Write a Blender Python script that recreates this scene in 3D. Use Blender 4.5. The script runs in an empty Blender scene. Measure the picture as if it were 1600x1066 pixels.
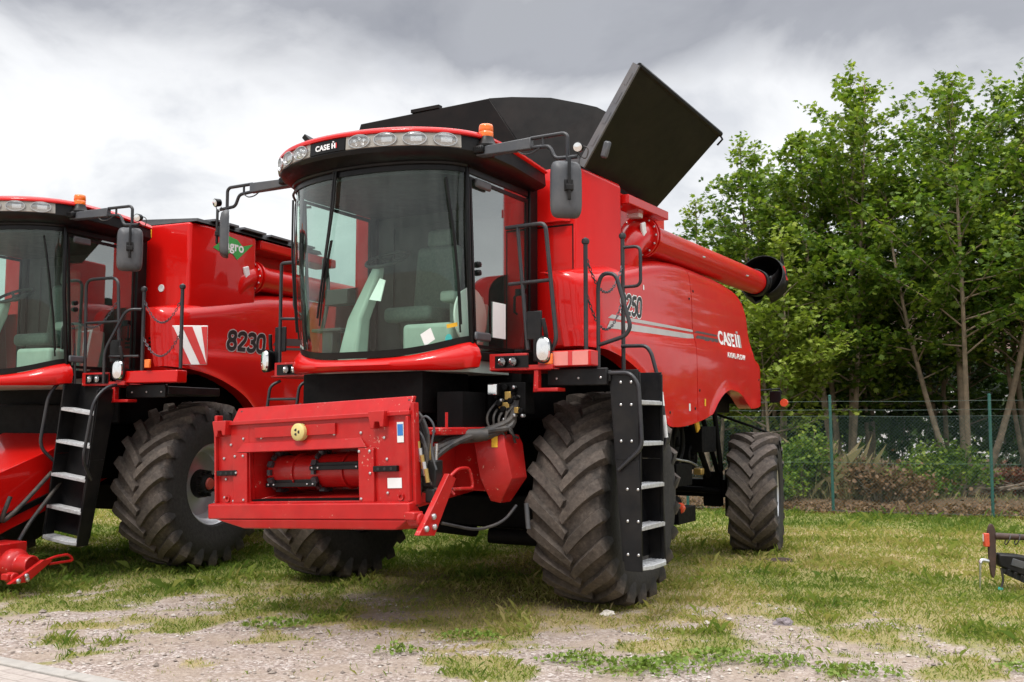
import bpy, bmesh, math, random
import numpy as np
from mathutils import Vector, Matrix, Euler
from mathutils import noise as mnoise
random.seed(7)
rng = np.random.default_rng(11)
S = bpy.context.scene
COL = S.collection
R = math.radians
PI = math.pi

# ------------------------------------------------------------------ materials
def new_mat(name):
    m = bpy.data.materials.new(name); m.use_nodes = True
    nt = m.node_tree; nt.nodes.clear()
    out = nt.nodes.new('ShaderNodeOutputMaterial')
    return m, nt, out
def N(nt, t, **kw):
    n = nt.nodes.new(t)
    for k, v in kw.items(): setattr(n, k, v)
    return n
def L(nt, a, b): nt.links.new(a, b)
def noise(nt, scale, detail=4, vec=None, rough=.55, dist=0.):
    n = N(nt, 'ShaderNodeTexNoise'); n.inputs['Scale'].default_value = scale
    n.inputs['Detail'].default_value = detail; n.inputs['Roughness'].default_value = rough
    n.inputs['Distortion'].default_value = dist
    if vec is not None: L(nt, vec, n.inputs['Vector'])
    return n
def ramp(nt, fac, stops):
    r = N(nt, 'ShaderNodeValToRGB'); e = r.color_ramp.elements
    while len(e) < len(stops): e.new(.5)
    for i, (p, c) in enumerate(stops):
        e[i].position = p; e[i].color = (c[0], c[1], c[2], 1) if hasattr(c, '__len__') else (c, c, c, 1)
    L(nt, fac, r.inputs[0]); return r
def mix(nt, fac, a, b, mode='MIX'):
    m = N(nt, 'ShaderNodeMixRGB', blend_type=mode)
    for i, v in ((0, fac), (1, a), (2, b)):
        if hasattr(v, 'is_linked') or isinstance(v, bpy.types.NodeSocket): L(nt, v, m.inputs[i])
        elif i == 0: m.inputs[0].default_value = v
        else: m.inputs[i].default_value = (*v, 1)
    return m.outputs[0]
def mth(nt, op, a, b=None, clamp=False):
    m = N(nt, 'ShaderNodeMath', operation=op); m.use_clamp = clamp
    for i, v in ((0, a), (1, b)):
        if v is None: continue
        if isinstance(v, bpy.types.NodeSocket): L(nt, v, m.inputs[i])
        else: m.inputs[i].default_value = v
    return m.outputs[0]

def pmat(name, col, rough=.5, metal=0., coat=0., dust=0., dustcol=(.33, .27, .2), var=.12, scale=6., bump=0., bscale=60., rvar=.08, spec=.5, chips=0.):
    """paint / plastic / metal with uneven colour, uneven gloss and a thin film of dust"""
    m, nt, out = new_mat(name)
    p = N(nt, 'ShaderNodeBsdfPrincipled'); L(nt, p.outputs[0], out.inputs[0])
    tc = N(nt, 'ShaderNodeTexCoord'); o = tc.outputs['Object']
    n1 = noise(nt, scale, 5, o)
    lo = tuple(c * (1 - var) for c in col); hi = tuple(min(1, c * (1 + var)) for c in col)
    c = ramp(nt, n1.outputs[0], [(.3, lo), (.7, hi)]).outputs[0]
    if dust:
        n2 = noise(nt, 3.1, 8, o, .68)
        f = ramp(nt, n2.outputs[0], [(.42, 0), (.8, dust)]).outputs[0]
        c = mix(nt, f, c, dustcol)
    if chips:                                  # flaked paint showing pale primer, in clusters
        n4 = noise(nt, 38., 3, o, .6); n5 = noise(nt, 2.3, 3, o, .6)
        t = mth(nt, 'ADD', n4.outputs[0], mth(nt, 'MULTIPLY', mth(nt, 'SUBTRACT', n5.outputs[0], .5), .55))
        c = mix(nt, ramp(nt, t, [(.775 - chips, 0), (.79 - chips, 1)]).outputs[0], c, (.50, .22, .17))
        mp = N(nt, 'ShaderNodeMapping'); mp.inputs['Scale'].default_value = (3, 3, 40); mp.inputs['Rotation'].default_value = (.3, .5, 0); L(nt, o, mp.inputs[0])
        n6 = noise(nt, 2.2, 4, mp.outputs[0], .6); c = mix(nt, ramp(nt, n6.outputs[0], [(.69, 0), (.72, .55)]).outputs[0], c, (.36, .10, .07))
    L(nt, c, p.inputs['Base Color'])
    n3 = noise(nt, scale * 2.3, 6, o, .6)
    rr = ramp(nt, n3.outputs[0], [(.3, max(.02, rough - rvar)), (.7, min(1, rough + rvar))])
    L(nt, rr.outputs[0], p.inputs['Roughness'])
    p.inputs['Metallic'].default_value = metal
    p.inputs['Specular IOR Level'].default_value = spec
    if coat:
        p.inputs['Coat Weight'].default_value = coat; p.inputs['Coat Roughness'].default_value = .045
    if bump:
        b = N(nt, 'ShaderNodeBump'); b.inputs['Strength'].default_value = bump; b.inputs['Distance'].default_value = .01
        L(nt, noise(nt, bscale, 5, o).outputs[0], b.inputs['Height']); L(nt, b.outputs[0], p.inputs['Normal'])
    return m

M = {}
M['red'] = pmat('red_paint', (.54, .0052, .0036), .33, coat=.5, var=.06, scale=2.2, rvar=.05, spec=.16)
M['red_low'] = pmat('red_paint_worn', (.41, .005, .005), .40, coat=.2, dust=.07, var=.10, scale=9, bump=.04, bscale=14, spec=.35, chips=.065)
M['black'] = pmat('black_plastic', (.0035, .0035, .004), .36, dust=.03, var=.3, scale=8, spec=.22)
M['blackm'] = pmat('black_metal', (.0045, .0048, .006), .42, dust=.05, var=.3, scale=10, spec=.28)
M['rail'] = pmat('dark_grey_rail', (.014, .015, .019), .4, dust=.08, var=.2, scale=12)
M['grey'] = pmat('grey_plastic', (.055, .06, .068), .45, dust=.15, var=.1)
M['flap'] = pmat('black_cover', (.0042, .0036, .0032), .42, spec=.2, dust=.12, dustcol=(.07, .05, .04), var=.25, scale=4, bump=.05, bscale=7)
M['flapedge'] = pmat('cover_edge', (.10, .105, .115), .42, dust=.2)
M['under'] = pmat('chassis_black', (.0022, .0022, .0024), .65, dust=.25, dustcol=(.018, .015, .012), var=.4, scale=9, spec=.12)
M['steel'] = pmat('steel', (.55, .56, .57), .32, metal=.9, dust=.2, var=.1, scale=14)
M['tread'] = pmat('step_aluminium', (.48, .49, .5), .5, metal=.35, dust=.4, var=.18, scale=30, bump=.3, bscale=90)
M['rim'] = pmat('rim_silver', (.50, .51, .53), .35, metal=.55, dust=.25, var=.1)
M['hub'] = pmat('hub_red', (.4, .03, .02), .45, dust=.4)
M['hose'] = pmat('hose_rubber', (.017, .017, .019), .55, dust=.3, var=.3, scale=20)
M['chain'] = pmat('chain_metal', (.09, .09, .1), .5, metal=.6)
M['chrome'] = pmat('reflector', (.80, .80, .79), .14, metal=1., var=.05)
M['lightbar'] = pmat('lamp_housing', (.30, .285, .255), .38, metal=.15, dust=.25, var=.12, scale=9)
M['brass'] = pmat('brass_fitting', (.42, .28, .08), .4, metal=.7, dust=.3)
M['yellow'] = pmat('yellow_label', (.72, .40, .02), .5, var=.1)
M['white'] = pmat('white_label', (.72, .73, .72), .5, var=.08, dust=.1)
M['cyan'] = pmat('teal_label', (.05, .45, .42), .5)
M['blue'] = pmat('blue_label', (.03, .18, .5), .5)
M['cream'] = pmat('cream_cap', (.58, .47, .17), .5, dust=.25)
M['silver'] = pmat('silver_stripe', (.46, .44, .43), .4, metal=.2, var=.05)
M['dgrey'] = pmat('dark_stripe', (.06, .045, .045), .4)
M['txtblk'] = pmat('black_lettering', (.01, .01, .011), .4)
M['txtwht'] = pmat('white_lettering', (.8, .8, .8), .4, var=.04)
M['reflp'] = pmat('reflective_pink', (.66, .22, .19), .4, var=.08)
M['refl'] = pmat('reflective_red', (.55, .03, .03), .35, var=.1)
M['reflw'] = pmat('reflective_white', (.74, .73, .72), .4, var=.06)
M['green'] = pmat('green_decal', (.04, .33, .06), .4, var=.08)
M['lens_orange'] = pmat('orange_lens', (.85, .16, .01), .25, coat=.6, var=.15, scale=30)
M['lens_red'] = pmat('red_lens', (.55, .06, .02), .25, coat=.6)
M['cabgrey'] = pmat('cab_trim', (.33, .39, .35), .55, dust=.1, var=.08)
M['cabdark'] = pmat('cab_dark_trim', (.03, .034, .032), .6, var=.2)
M['seat'] = pmat('seat_fabric', (.12, .15, .135), .8, var=.15, scale=40, bump=.2, bscale=300)
M['paper'] = pmat('paper', (.78, .80, .78), .6, var=.04)

def glass_mat(name, tint, streak=.10, refl=.1):
    m, nt, out = new_mat(name)
    tr = N(nt, 'ShaderNodeBsdfTransparent'); tr.inputs[0].default_value = (*tint, 1)
    gl = N(nt, 'ShaderNodeBsdfGlossy'); gl.inputs['Roughness'].default_value = .015
    gl.inputs[0].default_value = (.95, 1, .98, 1)
    ge = N(nt, 'ShaderNodeNewGeometry'); vd = N(nt, 'ShaderNodeVectorMath', operation='DOT_PRODUCT'); L(nt, ge.outputs['Normal'], vd.inputs[0]); L(nt, ge.outputs['Incoming'], vd.inputs[1])
    f2 = mth(nt, 'SUBTRACT', 1., mth(nt, 'ABSOLUTE', vd.outputs['Value']), True)      # Schlick, the same from both sides of the pane
    f2 = mth(nt, 'ADD', mth(nt, 'MULTIPLY', mth(nt, 'POWER', f2, 3.6), .9), refl, True)
    mx = N(nt, 'ShaderNodeMixShader'); L(nt, f2, mx.inputs[0]); L(nt, tr.outputs[0], mx.inputs[1]); L(nt, gl.outputs[0], mx.inputs[2])
    df = N(nt, 'ShaderNodeBsdfDiffuse'); df.inputs[0].default_value = (.55, .56, .52, 1)
    tc = N(nt, 'ShaderNodeTexCoord'); mp = N(nt, 'ShaderNodeMapping'); mp.inputs['Scale'].default_value = (34, 34, 1.3)
    L(nt, tc.outputs['Object'], mp.inputs[0])
    ns = noise(nt, 1., 6, mp.outputs[0], .7); n2 = noise(nt, 1.7, 3, tc.outputs['Object'])
    a = ramp(nt, ns.outputs[0], [(.5, 0), (.78, streak)]).outputs[0]
    b = ramp(nt, n2.outputs[0], [(.4, .15), (.65, 1)]).outputs[0]
    f = mth(nt, 'ADD', mth(nt, 'MULTIPLY', a, b), streak * .12)
    m2 = N(nt, 'ShaderNodeMixShader'); L(nt, f, m2.inputs[0]); L(nt, mx.outputs[0], m2.inputs[1]); L(nt, df.outputs[0], m2.inputs[2])
    L(nt, m2.outputs[0], out.inputs[0]); return m
M['glass'] = glass_mat('tinted_cab_glass', (.80, .96, .87), .06, .045)
M['glass_side'] = glass_mat('side_cab_glass', (.62, .74, .70), .06, .24)
def lens_mat():
    m, nt, out = new_mat('lamp_lens')
    tr = N(nt, 'ShaderNodeBsdfTransparent'); tr.inputs[0].default_value = (.9, .92, .93, 1)
    gl = N(nt, 'ShaderNodeBsdfGlossy'); gl.inputs['Roughness'].default_value = .12
    mx = N(nt, 'ShaderNodeMixShader'); mx.inputs[0].default_value = .3
    L(nt, tr.outputs[0], mx.inputs[1]); L(nt, gl.outputs[0], mx.inputs[2]); L(nt, mx.outputs[0], out.inputs[0]); return m
M['lens'] = lens_mat()
def tyre_mat():
    m, nt, out = new_mat('dusty_tyre_rubber')
    p = N(nt, 'ShaderNodeBsdfPrincipled'); L(nt, p.outputs[0], out.inputs[0])
    tc = N(nt, 'ShaderNodeTexCoord')
    sp = N(nt, 'ShaderNodeSeparateXYZ'); L(nt, tc.outputs['Generated'], sp.inputs[0])
    y = mth(nt, 'SUBTRACT', sp.outputs[1], .5); z = mth(nt, 'SUBTRACT', sp.outputs[2], .5)
    r = mth(nt, 'SQRT', mth(nt, 'ADD', mth(nt, 'MULTIPLY', y, y), mth(nt, 'MULTIPLY', z, z)))
    n1 = noise(nt, 5, 8, tc.outputs['Object'], .7); n2 = noise(nt, 26, 6, tc.outputs['Object'], .7)
    rr = mth(nt, 'ADD', r, mth(nt, 'MULTIPLY', mth(nt, 'SUBTRACT', n1.outputs[0], .5), .09))
    f = ramp(nt, rr, [(.425, .08), (.47, .85)]).outputs[0]
    f = mth(nt, 'MULTIPLY', f, ramp(nt, n1.outputs[0], [(.3, .45), (.62, 1)]).outputs[0])
    dustc = ramp(nt, n2.outputs[0], [(.3, (.065, .05, .041)), (.55, (.125, .10, .082)), (.8, (.21, .175, .145))]).outputs[0]
    rub = ramp(nt, n2.outputs[0], [(.3, (.014, .014, .015)), (.8, (.034, .033, .033))]).outputs[0]
    L(nt, mix(nt, f, rub, dustc), p.inputs['Base Color']); p.inputs['Roughness'].default_value = .78
    p.inputs['Specular IOR Level'].default_value = .35
    b = N(nt, 'ShaderNodeBump'); b.inputs['Strength'].default_value = .35; b.inputs['Distance'].default_value = .012
    L(nt, n2.outputs[0], b.inputs['Height']); L(nt, b.outputs[0], p.inputs['Normal'])
    return m
M['tyre'] = tyre_mat()

# ------------------------------------------------------------------ mesh building
def fillet(pts, rad, seg=4):
    pts = [Vector(p) for p in pts]
    if rad <= 0 or len(pts) < 3: return pts
    out = [pts[0]]
    for i in range(1, len(pts) - 1):
        a, b, c = pts[i - 1], pts[i], pts[i + 1]
        u, v = (a - b), (c - b); lu, lv = u.length, v.length
        if lu < 1e-6 or lv < 1e-6: continue
        u /= lu; v /= lv
        d = min(rad, lu * .48, lv * .48)
        p0, p1 = b + u * d, b + v * d
        for k in range(seg + 1):
            t = k / seg
            out.append(p0 * (1 - t) ** 2 + b * 2 * t * (1 - t) + p1 * t * t)
    out.append(pts[-1]); return out

class MB:
    def __init__(s): s.bm = bmesh.new()
    def face(s, pts):
        vs = [s.bm.verts.new(p) for p in pts]
        try: return s.bm.faces.new(vs)
        except ValueError: return None
    def hexa(s, p):
        """eight corners: bottom four anticlockwise, then the top four"""
        v = [s.bm.verts.new(q) for q in p]
        for f in ((3, 2, 1, 0), (4, 5, 6, 7), (0, 1, 5, 4), (1, 2, 6, 5), (2, 3, 7, 6), (3, 0, 4, 7)): s.bm.faces.new([v[i] for i in f])
        return s
    def box(s, a, b, mtx=None):
        x0, y0, z0 = a; x1, y1, z1 = b
        p = [(x0, y0, z0), (x1, y0, z0), (x1, y1, z0), (x0, y1, z0), (x0, y0, z1), (x1, y0, z1), (x1, y1, z1), (x0, y1, z1)]
        if mtx is not None: p = [mtx @ Vector(q) for q in p]
        return s.hexa(p)
    def cbox(s, c, d, rz=0, ry=0, rx=0):
        m = Matrix.Translation(c) @ Euler((rx, ry, rz)).to_matrix().to_4x4()
        h = [q / 2 for q in d]; return s.box([-q for q in h], h, m)
    def loft(s, rings, closed=True, cap=True):
        vs = [[s.bm.verts.new(p) for p in r] for r in rings]; n = len(rings[0])
        for i in range(len(vs) - 1):
            for j in range(n if closed else n - 1):
                k = (j + 1) % n
                try: s.bm.faces.new((vs[i][j], vs[i][k], vs[i + 1][k], vs[i + 1][j]))
                except ValueError: pass
        if cap and closed:
            for q in (vs[0][::-1], vs[-1]):
                try: s.bm.faces.new(q)
                except ValueError: pass
        return s
    def tube(s, pts, r, n=8, fil=0., closed=False, seg=4):
        pts = fillet(pts, fil, seg) if not closed else [Vector(p) for p in pts]
        P = [p for i, p in enumerate(pts) if i == 0 or (p - pts[i - 1]).length > 1e-5]
        m = len(P); T = []
        for i in range(m):
            a = P[i - 1] if (i > 0 or closed) else P[0]; b = P[(i + 1) % m] if (i < m - 1 or closed) else P[-1]
            T.append((b - a).normalized())
        u = T[0].orthogonal().normalized(); rings = []
        rs = r if hasattr(r, '__len__') else [r] * m
        for i in range(m):
            u = (u - T[i] * u.dot(T[i])).normalized(); w = T[i].cross(u)
            rings.append([P[i] + (u * math.cos(2 * PI * k / n) + w * math.sin(2 * PI * k / n)) * rs[min(i, len(rs) - 1)] for k in range(n)])
        if closed: rings.append(rings[0])
        return s.loft(rings, True, not closed)
    def cyl(s, a, b, r, r2=None, n=16):
        return s.tube([a, b], [r, r if r2 is None else r2], n)
    def lathe(s, prof, axis='x', n=48, c=(0, 0, 0), arc=(0, 2 * PI), close=False):
        """prof: list of (along, radius)"""
        full = abs(arc[1] - arc[0] - 2 * PI) < 1e-6
        rings = []
        for t, r in prof:
            ring = []
            for k in range(n if full else n + 1):
                a = arc[0] + (arc[1] - arc[0]) * k / n; p, q = r * math.cos(a), r * math.sin(a)
                v = {'x': (t, p, q), 'y': (q, t, p), 'z': (p, q, t)}[axis]
                ring.append(tuple(v[i] + c[i] for i in range(3)))
            rings.append(ring)
        return s.loft(rings, full, close)
    def prism(s, poly, axis, a, b):
        f = {'x': lambda p, t: (t, p[0], p[1]), 'y': lambda p, t: (p[0], t, p[1]), 'z': lambda p, t: (p[0], p[1], t)}[axis]
        return s.loft([[f(p, a) for p in poly], [f(p, b) for p in poly]])
    def build(s, name, mat, parent=None, bevel=0., bseg=2, angle=38, loc=None, rot=None, weld=True, solid=0.):
        bm = s.bm
        if weld: bmesh.ops.remove_doubles(bm, verts=bm.verts, dist=1e-5)
        bmesh.ops.recalc_face_normals(bm, faces=bm.faces)
        me = bpy.data.meshes.new(name); bm.to_mesh(me); bm.free()
        for p in me.polygons: p.use_smooth = True
        me.set_sharp_from_angle(angle=R(angle))
        return link(name, me, mat, parent, bevel, bseg, loc, rot, solid)
def link(name, me, mat, parent=None, bevel=0., bseg=2, loc=None, rot=None, solid=0.):
    if mat is not None and not me.materials: me.materials.append(M[mat] if isinstance(mat, str) else mat)
    o = bpy.data.objects.new(name, me); COL.objects.link(o)
    if parent is not None: o.parent = parent
    if loc is not None: o.location = loc
    if rot is not None: o.rotation_euler = rot
    if solid:
        md = o.modifiers.new('thickness', 'SOLIDIFY'); md.thickness = solid; md.offset = 0
    if bevel:
        md = o.modifiers.new('bevel', 'BEVEL'); md.width = bevel; md.segments = bseg; md.limit_method = 'ANGLE'; md.angle_limit = R(35)
        md.harden_normals = False
    return o
def dup(o, parent, loc, rot=None):
    c = o.copy(); COL.objects.link(c); c.parent = parent; c.location = loc
    if rot is not None: c.rotation_euler = rot
    return c
def tag(o, label=None, cat=None, group=None, kind=None):
    for k, v in (('label', label), ('category', cat), ('group', group), ('kind', kind)):
        if v: o[k] = v
    return o
def empty(name, loc, rz=0, sc=1):
    o = bpy.data.objects.new(name, None); COL.objects.link(o); o.location = loc; o.rotation_euler = (0, 0, rz); o.scale = (sc,) * 3
    o.empty_display_size = .2; return o
FR = Matrix(((1, 0, 0, 0), (0, 0, -1, 0), (0, 1, 0, 0), (0, 0, 0, 1)))      # lettering that faces the front
SD = Matrix(((0, 0, 1, 0), (1, 0, 0, 0), (0, 1, 0, 0), (0, 0, 0, 1)))       # lettering on the left flank
def text(name, body, size, mat, parent, loc, face, bold=.0, shear=0., fit=None, surf=None, depth=.0015, width=None, kx=None):
    cu = bpy.data.curves.new(name, 'FONT'); cu.body = body; cu.size = size; cu.offset = bold; cu.shear = shear; cu.extrude = depth
    cu.align_x = 'LEFT'; cu.space_character = 1.06
    t = bpy.data.objects.new(name, cu); COL.objects.link(t)
    bpy.context.view_layer.update()
    me = bpy.data.meshes.new_from_object(t.evaluated_get(bpy.context.evaluated_depsgraph_get()))
    bpy.data.objects.remove(t)
    xs = [v.co.x for v in me.vertices]; w = max(xs) - min(xs)
    k = (width / w) if width else 1.
    if kx: k = kx; xs = [0.]
    for v in me.vertices:
        q = face @ Vector(((v.co.x - min(xs)) * k, v.co.y, v.co.z)); q += Vector(loc)
        if surf: q.x = surf(q.y, q.z) + .0035 + (q.x - loc[0])
        v.co = q
    me.materials.clear(); me.materials.append(M[mat])
    return link(name, me, None, parent)
# ------------------------------------------------------------------ harvester pieces (local axes: +x its left, +y rearwards, z up)
_slopes = {}
def lerp_tab(tab, t):
    """smooth monotone curve through the table"""
    if id(tab) not in _slopes:
        d = [(q[1] - p[1]) / (q[0] - p[0]) for p, q in zip(tab, tab[1:])]
        _slopes[id(tab)] = [d[0]] + [0 if a * b <= 0 else 2 * a * b / (a + b) for a, b in zip(d, d[1:])] + [d[-1]]
    m = _slopes[id(tab)]
    if t <= tab[0][0]: return tab[0][1]
    for i in range(len(tab) - 1):
        if t <= tab[i + 1][0]:
            h = tab[i + 1][0] - tab[i][0]; u = (t - tab[i][0]) / h
            return (1 + 2 * u) * (1 - u) ** 2 * tab[i][1] + u * (1 - u) ** 2 * h * m[i] + u * u * (3 - 2 * u) * tab[i + 1][1] + u * u * (u - 1) * h * m[i + 1]
    return tab[-1][1]
def lerp_tab_straight(tab, t):
    if t <= tab[0][0]: return tab[0][1]
    for (a, b), (c, d) in zip(tab, tab[1:]):
        if t <= c: return b + (d - b) * (t - a) / (c - a) if c > a else d
    return tab[-1][1]
ZT = [(-.46, 2.95), (-.2, 3.0), (.34, 3.1), (1.0, 3.24), (1.5, 3.31), (2.1, 3.345), (3.0, 3.34), (3.9, 3.29), (4.1, 3.22), (4.17, 3.13), (4.42, 2.53), (4.5, 2.48), (4.78, 2.42), (4.86, 2.36), (4.9, 2.25)]
ZB = [(-.46, 2.27), (-.2, 2.24), (.0, 2.21), (.23, 2.16), (.5, 2.07), (.75, 1.95), (.95, 1.79), (1.12, 1.62), (1.22, 1.56), (1.47, 1.55), (2.45, 1.65), (2.6, 1.71), (2.75, 1.81), (2.92, 1.9), (3.1, 1.96), (3.28, 1.985), (3.5, 1.97), (3.73, 1.92), (3.95, 1.82), (4.12, 1.77), (4.4, 1.78), (4.7, 1.83), (4.8, 1.88), (4.87, 1.99), (4.9, 2.2)]
def smooth(a, b, t):
    t = max(0., min(1., (t - a) / (b - a))); return t * t * (3 - 2 * t)
def panel_x(y, z):
    zt, zb = lerp_tab(ZT, y), lerp_tab(ZB, y)
    x = 1.585 + .035 * smooth(2.75, 2.3, z) - .03 * smooth(2.9, 3.3, z) + .02 * math.sin(max(0, min(1, (y + .46) / 5.3)) * PI)
    belt = 2.44 + .02 * y
    x += .016 * smooth(belt + .03, belt - .02, z)
    d = zt - z
    if d < .16: x -= .17 * (1 - math.sqrt(max(0, 1 - (1 - d / .16) ** 2)))
    if y < -.2: x -= .16 * ((-.2 - y) / .26) ** 2
    if y > 4.6: x -= .22 * ((y - 4.6) / .3) ** 2
    x += .025 * math.exp(-((z - zb) / .05) ** 2) * (1 if y < 1.3 or 2.5 < y < 4.15 else 0)
    return x
def side_panel(parent, y0, y1, sgn, name='side_panel'):
    mb = MB(); n = max(10, int((y1 - y0) / .06)); rows = 30; g = []
    ys = [y0 + (y1 - y0) * i / n for i in range(n + 1)]
    if y1 > 4.5: ys = sorted(set([round(q, 4) for q in ys] + [4.1, 4.17, 4.2, 4.25, 4.3, 4.35, 4.42, 4.84, 4.88, 4.9]))
    for y in ys:
        zt, zb = lerp_tab(ZT, y), lerp_tab(ZB, y); col = []
        for j in range(rows + 1):
            t = j / rows; t = t if t < .7 else .7 + .3 * (1 - max(0., 1 - (t - .7) / .3) ** 1.7)
            z = zb + (zt - zb) * t; col.append((sgn * panel_x(y, z), y, z))
        g.append(col)
    mb.loft(g, False)
    edge = [e for e in mb.bm.edges if e.is_boundary]
    r = bmesh.ops.extrude_edge_only(mb.bm, edges=edge)
    for v in r['geom']:
        if isinstance(v, bmesh.types.BMVert): v.co.x -= sgn * .16
    return mb.build(name, 'red', parent, angle=50)

def tyre_mesh(Rr, w, rimr, nl):
    mb = MB(); rb = Rr - .05
    prof = [(-.40 * w, rimr), (-.455 * w, rimr + .02), (-.49 * w, rimr + (rb - rimr) * .35), (-.50 * w, rimr + (rb - rimr) * .58), (-.475 * w, rb - .07), (-.44 * w, rb - .035), (-.30 * w, rb - .008), (0, rb)]
    prof += [(-t, r) for t, r in prof[-2::-1]]
    mb.lathe(prof, 'x', 72)
    pitch = 2 * PI / nl; D = .36 / Rr * .9
    for k in range(nl):
        for sd in (-1, 1):
            a0 = k * pitch + (pitch / 2 if sd > 0 else 0) + random.uniform(-.004, .004); rings = []
            for s, top, hw, base in ((-.03, 0, .034, .03), (.12, 0, .042, .04), (.35, 0, .042, .05), (.6, -.003, .044, .06), (.82, -.010, .048, .07), (.95, -.028, .052, .08), (1.0, -.06, .054, .12), (1.02, -.13, .046, .17)):
                x = sd * w * .5 * s; da = D * (max(0, s) ** .82) if s > 0 else D * s
                ra, rt = Rr - base - .03, Rr + top; a = a0 + da
                # lug runs slantwise: shift the section along the lug's normal
                sl = .55
                ring = []
                for q, rad in ((-1.18, ra), (-.80, rt), (.80, rt), (1.18, ra)):
                    aa = a + q * hw / Rr; xx = x - sd * q * hw * sl
                    if abs(xx) > .512 * w: xx = math.copysign(.512 * w, xx)
                    ring.append((xx, -rad * math.cos(aa), rad * math.sin(aa)))
                rings.append(ring)
            mb.loft(rings)
    bm = mb.bm
    bmesh.ops.recalc_face_normals(bm, faces=bm.faces)
    me = bpy.data.meshes.new('tyre'); bm.to_mesh(me); bm.free()
    for p in me.polygons: p.use_smooth = True
    me.set_sharp_from_angle(angle=R(32)); me.materials.append(M['tyre']); return me
TY = {}
def wheel(parent, x, y, Rr, w, rimr, sgn, steer=0., hubmat='hub'):
    mb = MB()
    prof = [(.41, 1.03), (.42, 1.0), (.40, .97), (.33, .93), (.30, .86), (.12, .84), (.08, .80), (.07, .55), (.13, .40), (.13, .20), (.13, .0)]
    mb.lathe([(sgn * w * a, rimr * b) for a, b in prof], 'x', 56)
    mb.lathe([(-sgn * w * a, rimr * b) for a, b in ((.42, 1.0), (.30, .9), (.0, .82))], 'x', 40)
    rim = mb.build('wheel', 'rim', parent, loc=(x, y, Rr - .012), rot=(0, 0, steer))
    key = (Rr, w)
    if key not in TY: TY[key] = tyre_mesh(Rr, w, rimr, 22 if Rr > .8 else 18)
    link('tyre', TY[key], None, rim)
    mb = MB(); q = sgn * w
    mb.lathe([(q * .12, rimr * .36), (q * .24, rimr * .34), (q * .26, rimr * .24), (q * .33, rimr * .2), (q * .33, 0)], 'x', 24)
    for k in range(10):
        a = 2 * PI * k / 10; c = (math.cos(a) * rimr * .30, math.sin(a) * rimr * .30)
        mb.cyl((q * .2, *c), (q * .3, *c), .018, n=6)
    mb.build('hub', 'blackm', rim); mb = MB(); mb.lathe([(q * .33, rimr * .15), (q * .36, rimr * .13), (q * .365, .001)], 'x', 20); mb.build('hub_cap', hubmat, rim)
    return rim

GLYPH = {
 '0': [(1, [(.30, 1), (.52, .90), (.58, .5), (.52, .10), (.30, 0), (.08, .10), (.02, .5), (.08, .90)])],
 '2': [(0, [(.03, .74), (.08, .92), (.30, 1), (.52, .92), (.57, .73), (.48, .53), (.26, .30), (.05, .06)]), (2, [(.0, .03), (.60, .03)])],
 '3': [(0, [(.04, .84), (.14, .97), (.32, 1), (.52, .92), (.54, .72), (.42, .57), (.24, .54)]), (0, [(.24, .53), (.46, .49), (.58, .30), (.52, .09), (.30, 0), (.10, .04), (.01, .18)])],
 '5': [(2, [(.58, .97), (.12, .97)]), (2, [(.12, .99), (.07, .52)]), (0, [(.07, .52), (.22, .62), (.40, .60), (.56, .46), (.57, .24), (.46, .06), (.26, 0), (.10, .04), (.02, .17)])],
 '8': [(1, [(.30, 1), (.49, .93), (.53, .77), (.46, .61), (.30, .54), (.14, .61), (.07, .77), (.11, .93)]), (1, [(.30, .53), (.50, .46), (.58, .27), (.50, .07), (.30, 0), (.10, .07), (.02, .27), (.10, .46)])],
 '9': [(1, [(.30, 1), (.50, .92), (.57, .72), (.50, .51), (.30, .43), (.10, .51), (.02, .72), (.10, .92)]), (0, [(.565, .74), (.58, .48), (.52, .18), (.38, .03), (.20, .0), (.05, .10)])]}
def number(parent, body, y0, z0, size, wide, slant, core, rim, rimmat, surf):
    """bold slanted digits with a thin pale outline, laid on the flank"""
    for mat, th, lift in ((rimmat, core + 2 * rim, .003), ('txtblk', core, .0055)):
        mb = MB()
        for ci, ch in enumerate(body):
            for si, (mode, pts) in enumerate(GLYPH[ch]):
                P = [Vector((p[0] * wide, p[1] * size)) for p in pts]; n = len(P); Q = []
                if mode == 2: Q = P
                else:
                    for i in range(n if mode == 1 else n - 1):
                        a, b, c, d = (P[(i - 1) % n] if mode == 1 or i else P[0]), P[i], P[(i + 1) % n], (P[(i + 2) % n] if mode == 1 or i + 2 < n else P[-1])
                        for k in range(5):
                            t = k / 5; Q.append(.5 * ((2 * b) + (c - a) * t + (2 * a - 5 * b + 4 * c - d) * t * t + (3 * b - a - 3 * c + d) * t ** 3))
                    if mode == 0: Q.append(P[-1])
                m = len(Q); ring = []
                ext = rim if mat != 'txtblk' else 0
                for i, q in enumerate(Q):
                    a = Q[i - 1] if (i or mode == 1) else q; b = Q[(i + 1) % m] if (i < m - 1 or mode == 1) else q
                    t = (b - a).normalized(); nn = Vector((-t.y, t.x)); e = Vector((0, 0))
                    if mode != 1 and i == 0: e = -t * ext
                    if mode != 1 and i == m - 1: e = t * ext
                    r = []
                    for s in (-1, 1):
                        w = q + e + nn * (s * th / 2); y = y0 + ci * wide * .76 + w.x + w.y * slant; z = z0 + w.y
                        r.append((surf(y, z) + lift + .0003 * si, y, z))
                    ring.append(r)
                if mode == 1: ring.append(ring[0])
                mb.loft(ring, False)
        mb.build('model_number', mat, parent)
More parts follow.
